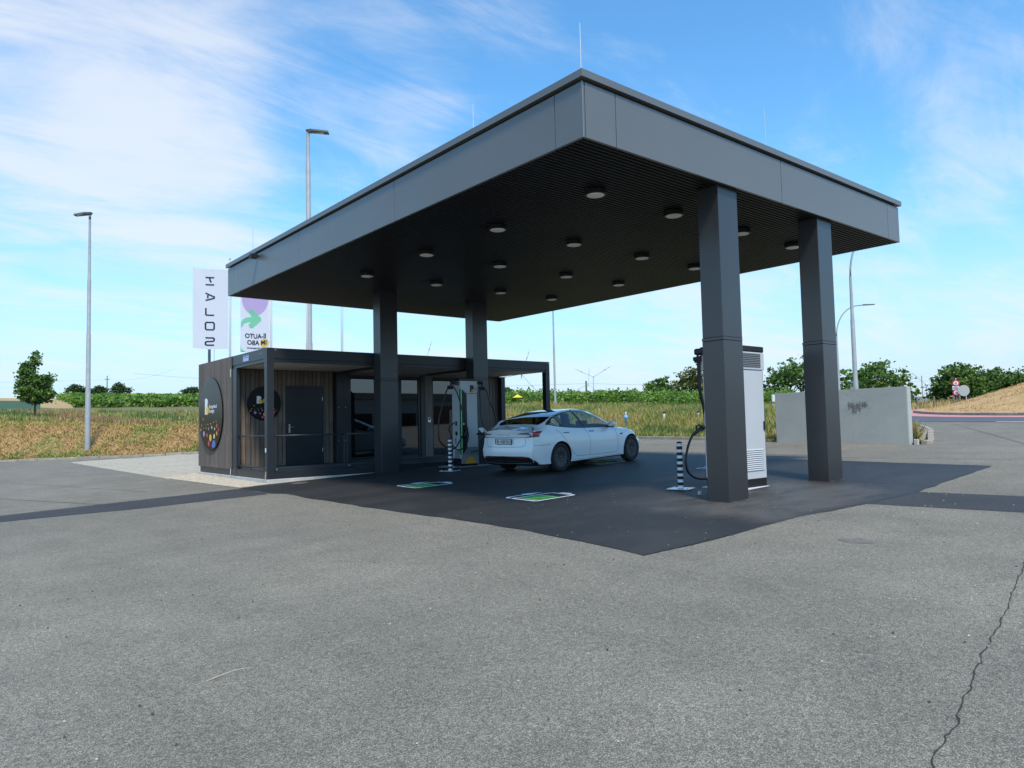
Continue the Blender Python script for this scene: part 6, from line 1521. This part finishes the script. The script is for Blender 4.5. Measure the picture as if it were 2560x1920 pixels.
# tail: lamps, lid, bumper insert, number plate, lettering
for s_ in (1, -1):
    ax = 'R' if s_ < 0 else 'L'
    patch('tail_lamp', [(s_*y, z) for y, z in [(.40, .925), (.52, .950), (.66, .962), (.80, .970), (.86, .972), (.86, .852), (.80, .845), (.66, .84), (.60, .855), (.70, .865), (.735, .89), (.70, .905), (.55, .915)]], 'B', M_TAILK, .004, .02)
    patch('tail_lamp', [(-.85, .850), (-.85, .972), (-.70, .978), (-.57, .975), (-.66, .905), (-.76, .850)], ax, M_TAILK, .004, .02)
    patch('red_lens', [(s_*y, z) for y, z in [(.765, .875), (.79, .945), (.86, .955), (.86, .868), (.83, .865)]], 'B', M_TAIL, .0055, .02)
    patch('red_lens', [(-.85, .868), (-.85, .955), (-.72, .960), (-.62, .958), (-.71, .90), (-.78, .868)], ax, M_TAIL, .0055, .02)
    patch('clear_lens', [(s_*y, z) for y, z in [(.45, .925), (.60, .945), (.74, .952), (.775, .945), (.77, .87), (.745, .865), (.75, .91), (.72, .925), (.58, .925)]], 'B', M_TAILW, .0065, .02)
seam('boot_gap', [(.60, .845), (.62, .72), (.60, .655), (.52, .635), (0, .628), (-.52, .635), (-.60, .655), (-.62, .72), (-.60, .845)], 'B')
seam('boot_gap', [(-.58, 1.06), (-.80, .98), (-.9, .96)], 'R'); 
seam('lip_shadow', [(.66, .856), (.3, .848), (0, .846), (-.3, .848), (-.66, .856)], 'B', M_CARB, .010, .003)
seam('bumper_gap', [(-.82, .66), (-.62, .655), (-.40, .655), (-.37, .66)], 'R')
patch('rear_diffuser', [(.70, .405), (.55, .42), (0, .425), (-.55, .42), (-.70, .405), (-.78, .34), (-.83, .26), (-.80, .215), (-.6, .20), (-.3, .195), (.3, .195), (.6, .20), (.80, .215), (.83, .26), (.78, .34)], 'B', mat('black_diffuser', (.010, .010, .012), .45), .006, .03)
for s_ in (1, -1): patch('reflector', [(s_*.42, .405), (s_*.64, .400), (s_*.66, .388), (s_*.60, .378), (s_*.42, .382)], 'B', M_TAIL, .009, .03)
seam('diffuser_edge', [(-.72, .285), (-.40, .288), (-.32, .31), (.32, .31), (.40, .288), (.72, .285)], 'B', mat('grey_diffuser_edge', (.07, .07, .075), .4), .012, .009)
b = MB(); b.box(-1.000, -.262, .694, -.978, .262, .824, .006); npl = b.build('number_plate', M_BLACK, car)
b = MB(); b.box(-1.0035, -.252, .706, -1.0005, .252, .813); b.build('plate_face', mat('plate_white', (.72, .73, .72), .4), npl)
b = MB(); b.box(-1.0045, .215, .708, -1.0015, .251, .811); b.build('plate_band', mat('plate_blue', (.03, .08, .40), .4), npl)
b = MB()
for tx, yy, sz in (('BL', .190, .094), ('620 DU', .035, .094)):
    v1, f1 = text_mesh(tx, sz*1.05, True, spacing=.98); b.add([(-1.0048, yy-v.x*.82, .725+v.y) for v in v1], f1)
b.build('plate_lettering', M_BLACK, npl)
b = MB(); n = 14; b.add([(-1.0050, .062+.018*cos(2*pi*k/n), .760+.026*sin(2*pi*k/n)) for k in range(n)], [tuple(range(n))]); b.build('plate_crest', mat('crest_dark_red', (.25, .04, .04), .5), npl)
v1, f1 = text_mesh('TESLA', .050, True, spacing=3.3); wd_ = max(v.x for v in v1)
b = MB(); P = []
for v in v1:
    h = hit((.5*wd_-v.x, .905+v.y*.85), 'B'); P.append(tuple(h[0]+h[1]*.004))
b.add(P, f1); b.build('boot_lettering', mat('chrome_lettering', (.30, .32, .34), .25, metal=.6), car)
# headlamps and grille line so that the nose reads from other positions
for s_ in (1, -1): patch('headlamp', [(s_*y, z) for y, z in [(.50, .60), (.66, .64), (.80, .665), (.82, .62), (.70, .575), (.56, .575)]], 'F', M_TAILW, .004, .03)
patch('lower_grille', [(.55, .25), (.60, .32), (-.60, .32), (-.55, .25)], 'F', M_CARB, .004, .04)
seam('bonnet_gap', [(2.45, .70), (2.9, .70), (3.3, .66), (3.5, .55), (3.58, .3), (3.6, 0), (3.58, -.3), (3.5, -.55), (3.3, -.66), (2.9, -.70), (2.45, -.70)], 'T', M_SEAMC, .006, .0012)
# charging flap, standing open on the far rear wing, with the plug in it
b = MB(); Pf = [(-.80, .885, .975), (-.62, .90, .985), (-.66, 1.00, 1.085), (-.80, 1.00, 1.075)]; b.add(Pf+[(x, y+.012, z-.010) for x, y, z in Pf], [(0, 1, 2, 3), (7, 6, 5, 4), (0, 4, 5, 1), (1, 5, 6, 2), (2, 6, 7, 3), (3, 7, 4, 0)]); fl_ = b.build('charging_flap', M_CAR, car)
# interior
MI = mat('interior_black', (.02, .02, .022), .7); MI2 = mat('seat_black', (.035, .035, .038), .6)
b = MB(); b.box(-.45, -.74, .26, 2.45, .74, .34); b.box(-.75, -.62, .34, -.35, .62, .95, .03); ib = b.build('cabin_floor', MI, car)
b = MB(); b.box(2.0, -.70, .60, 2.42, .70, .93, .05); b.build('dashboard', MI, car)
b = MB(); b.box(.05, -.66, .34, .62, .66, .62, .06); b.box(-.10, -.66, .60, .10, .66, 1.08, .06); b.build('rear_seat', MI2, car)
for s_ in (1, -1):
    b = MB(); b.box(.98, s_*.36-.25, .36, 1.50, s_*.36+.25, .60, .06); b.build('front_seat', MI2, car)
    b = MB(); mb_ = bmesh.new(); bmesh.ops.create_cube(mb_, size=1); bmesh.ops.bevel(mb_, geom=mb_.edges[:], offset=.22, segments=4, affect='EDGES')
    for v in mb_.verts: v.co = Vector((.92+v.co.x*.14-(v.co.z*.14), s_*.36+v.co.y*.46*(1-.18*(v.co.z+.5)), .90+v.co.z*.62))
    b.frombm(mb_); b.build('seat_back', MI2, car, smooth=True)
    b = MB(); b.box(.78, s_*.36-.12, 1.18, .88, s_*.36+.12, 1.33, .04); b.build('headrest', MI2, car)
    b = MB(); b.box(-.14, s_*.40-.12, 1.05, -.06, s_*.40+.12, 1.17, .03); b.build('headrest', MI2, car)
b = MB(); b.lathe([(.17, 0), (.185, .012), (.17, .024), (.158, .012), (.17, 0)], (0, 0, 0), 24, 'x'); 
sw = MB(); sw.v = [(x+1.88-.25*z, y+.36, z+.86) for x, y, z in b.v]; sw.f = b.f; sw.m = b.m; sw.build('steering_wheel', MI, car, smooth=True)
b = MB(); b.box(1.93, -.19, .93, 1.95, .19, 1.11, .008); b.build('screen', M_BLACK, car)
# plug of the cable in the car's flap
gp = car.matrix_world @ Vector((-.70, .95, .93)); 
gun(c1, (gp.x, gp.y, gp.z), tuple((car.matrix_world.to_3x3() @ Vector((.15, -1, -.1)))), (0, 0, 1))

# dry stalk lying on the yard in the foreground
b = STALK.build('straw_stalk', mat('pale_straw', (.55, .48, .32), .8), origin=STALK.v[0]); tag(b, 'single dry straw stalk lying on the asphalt at lower left', 'straw stalk')
# clear helper properties
for o in col.objects:
    if 'og' in o: del o['og']
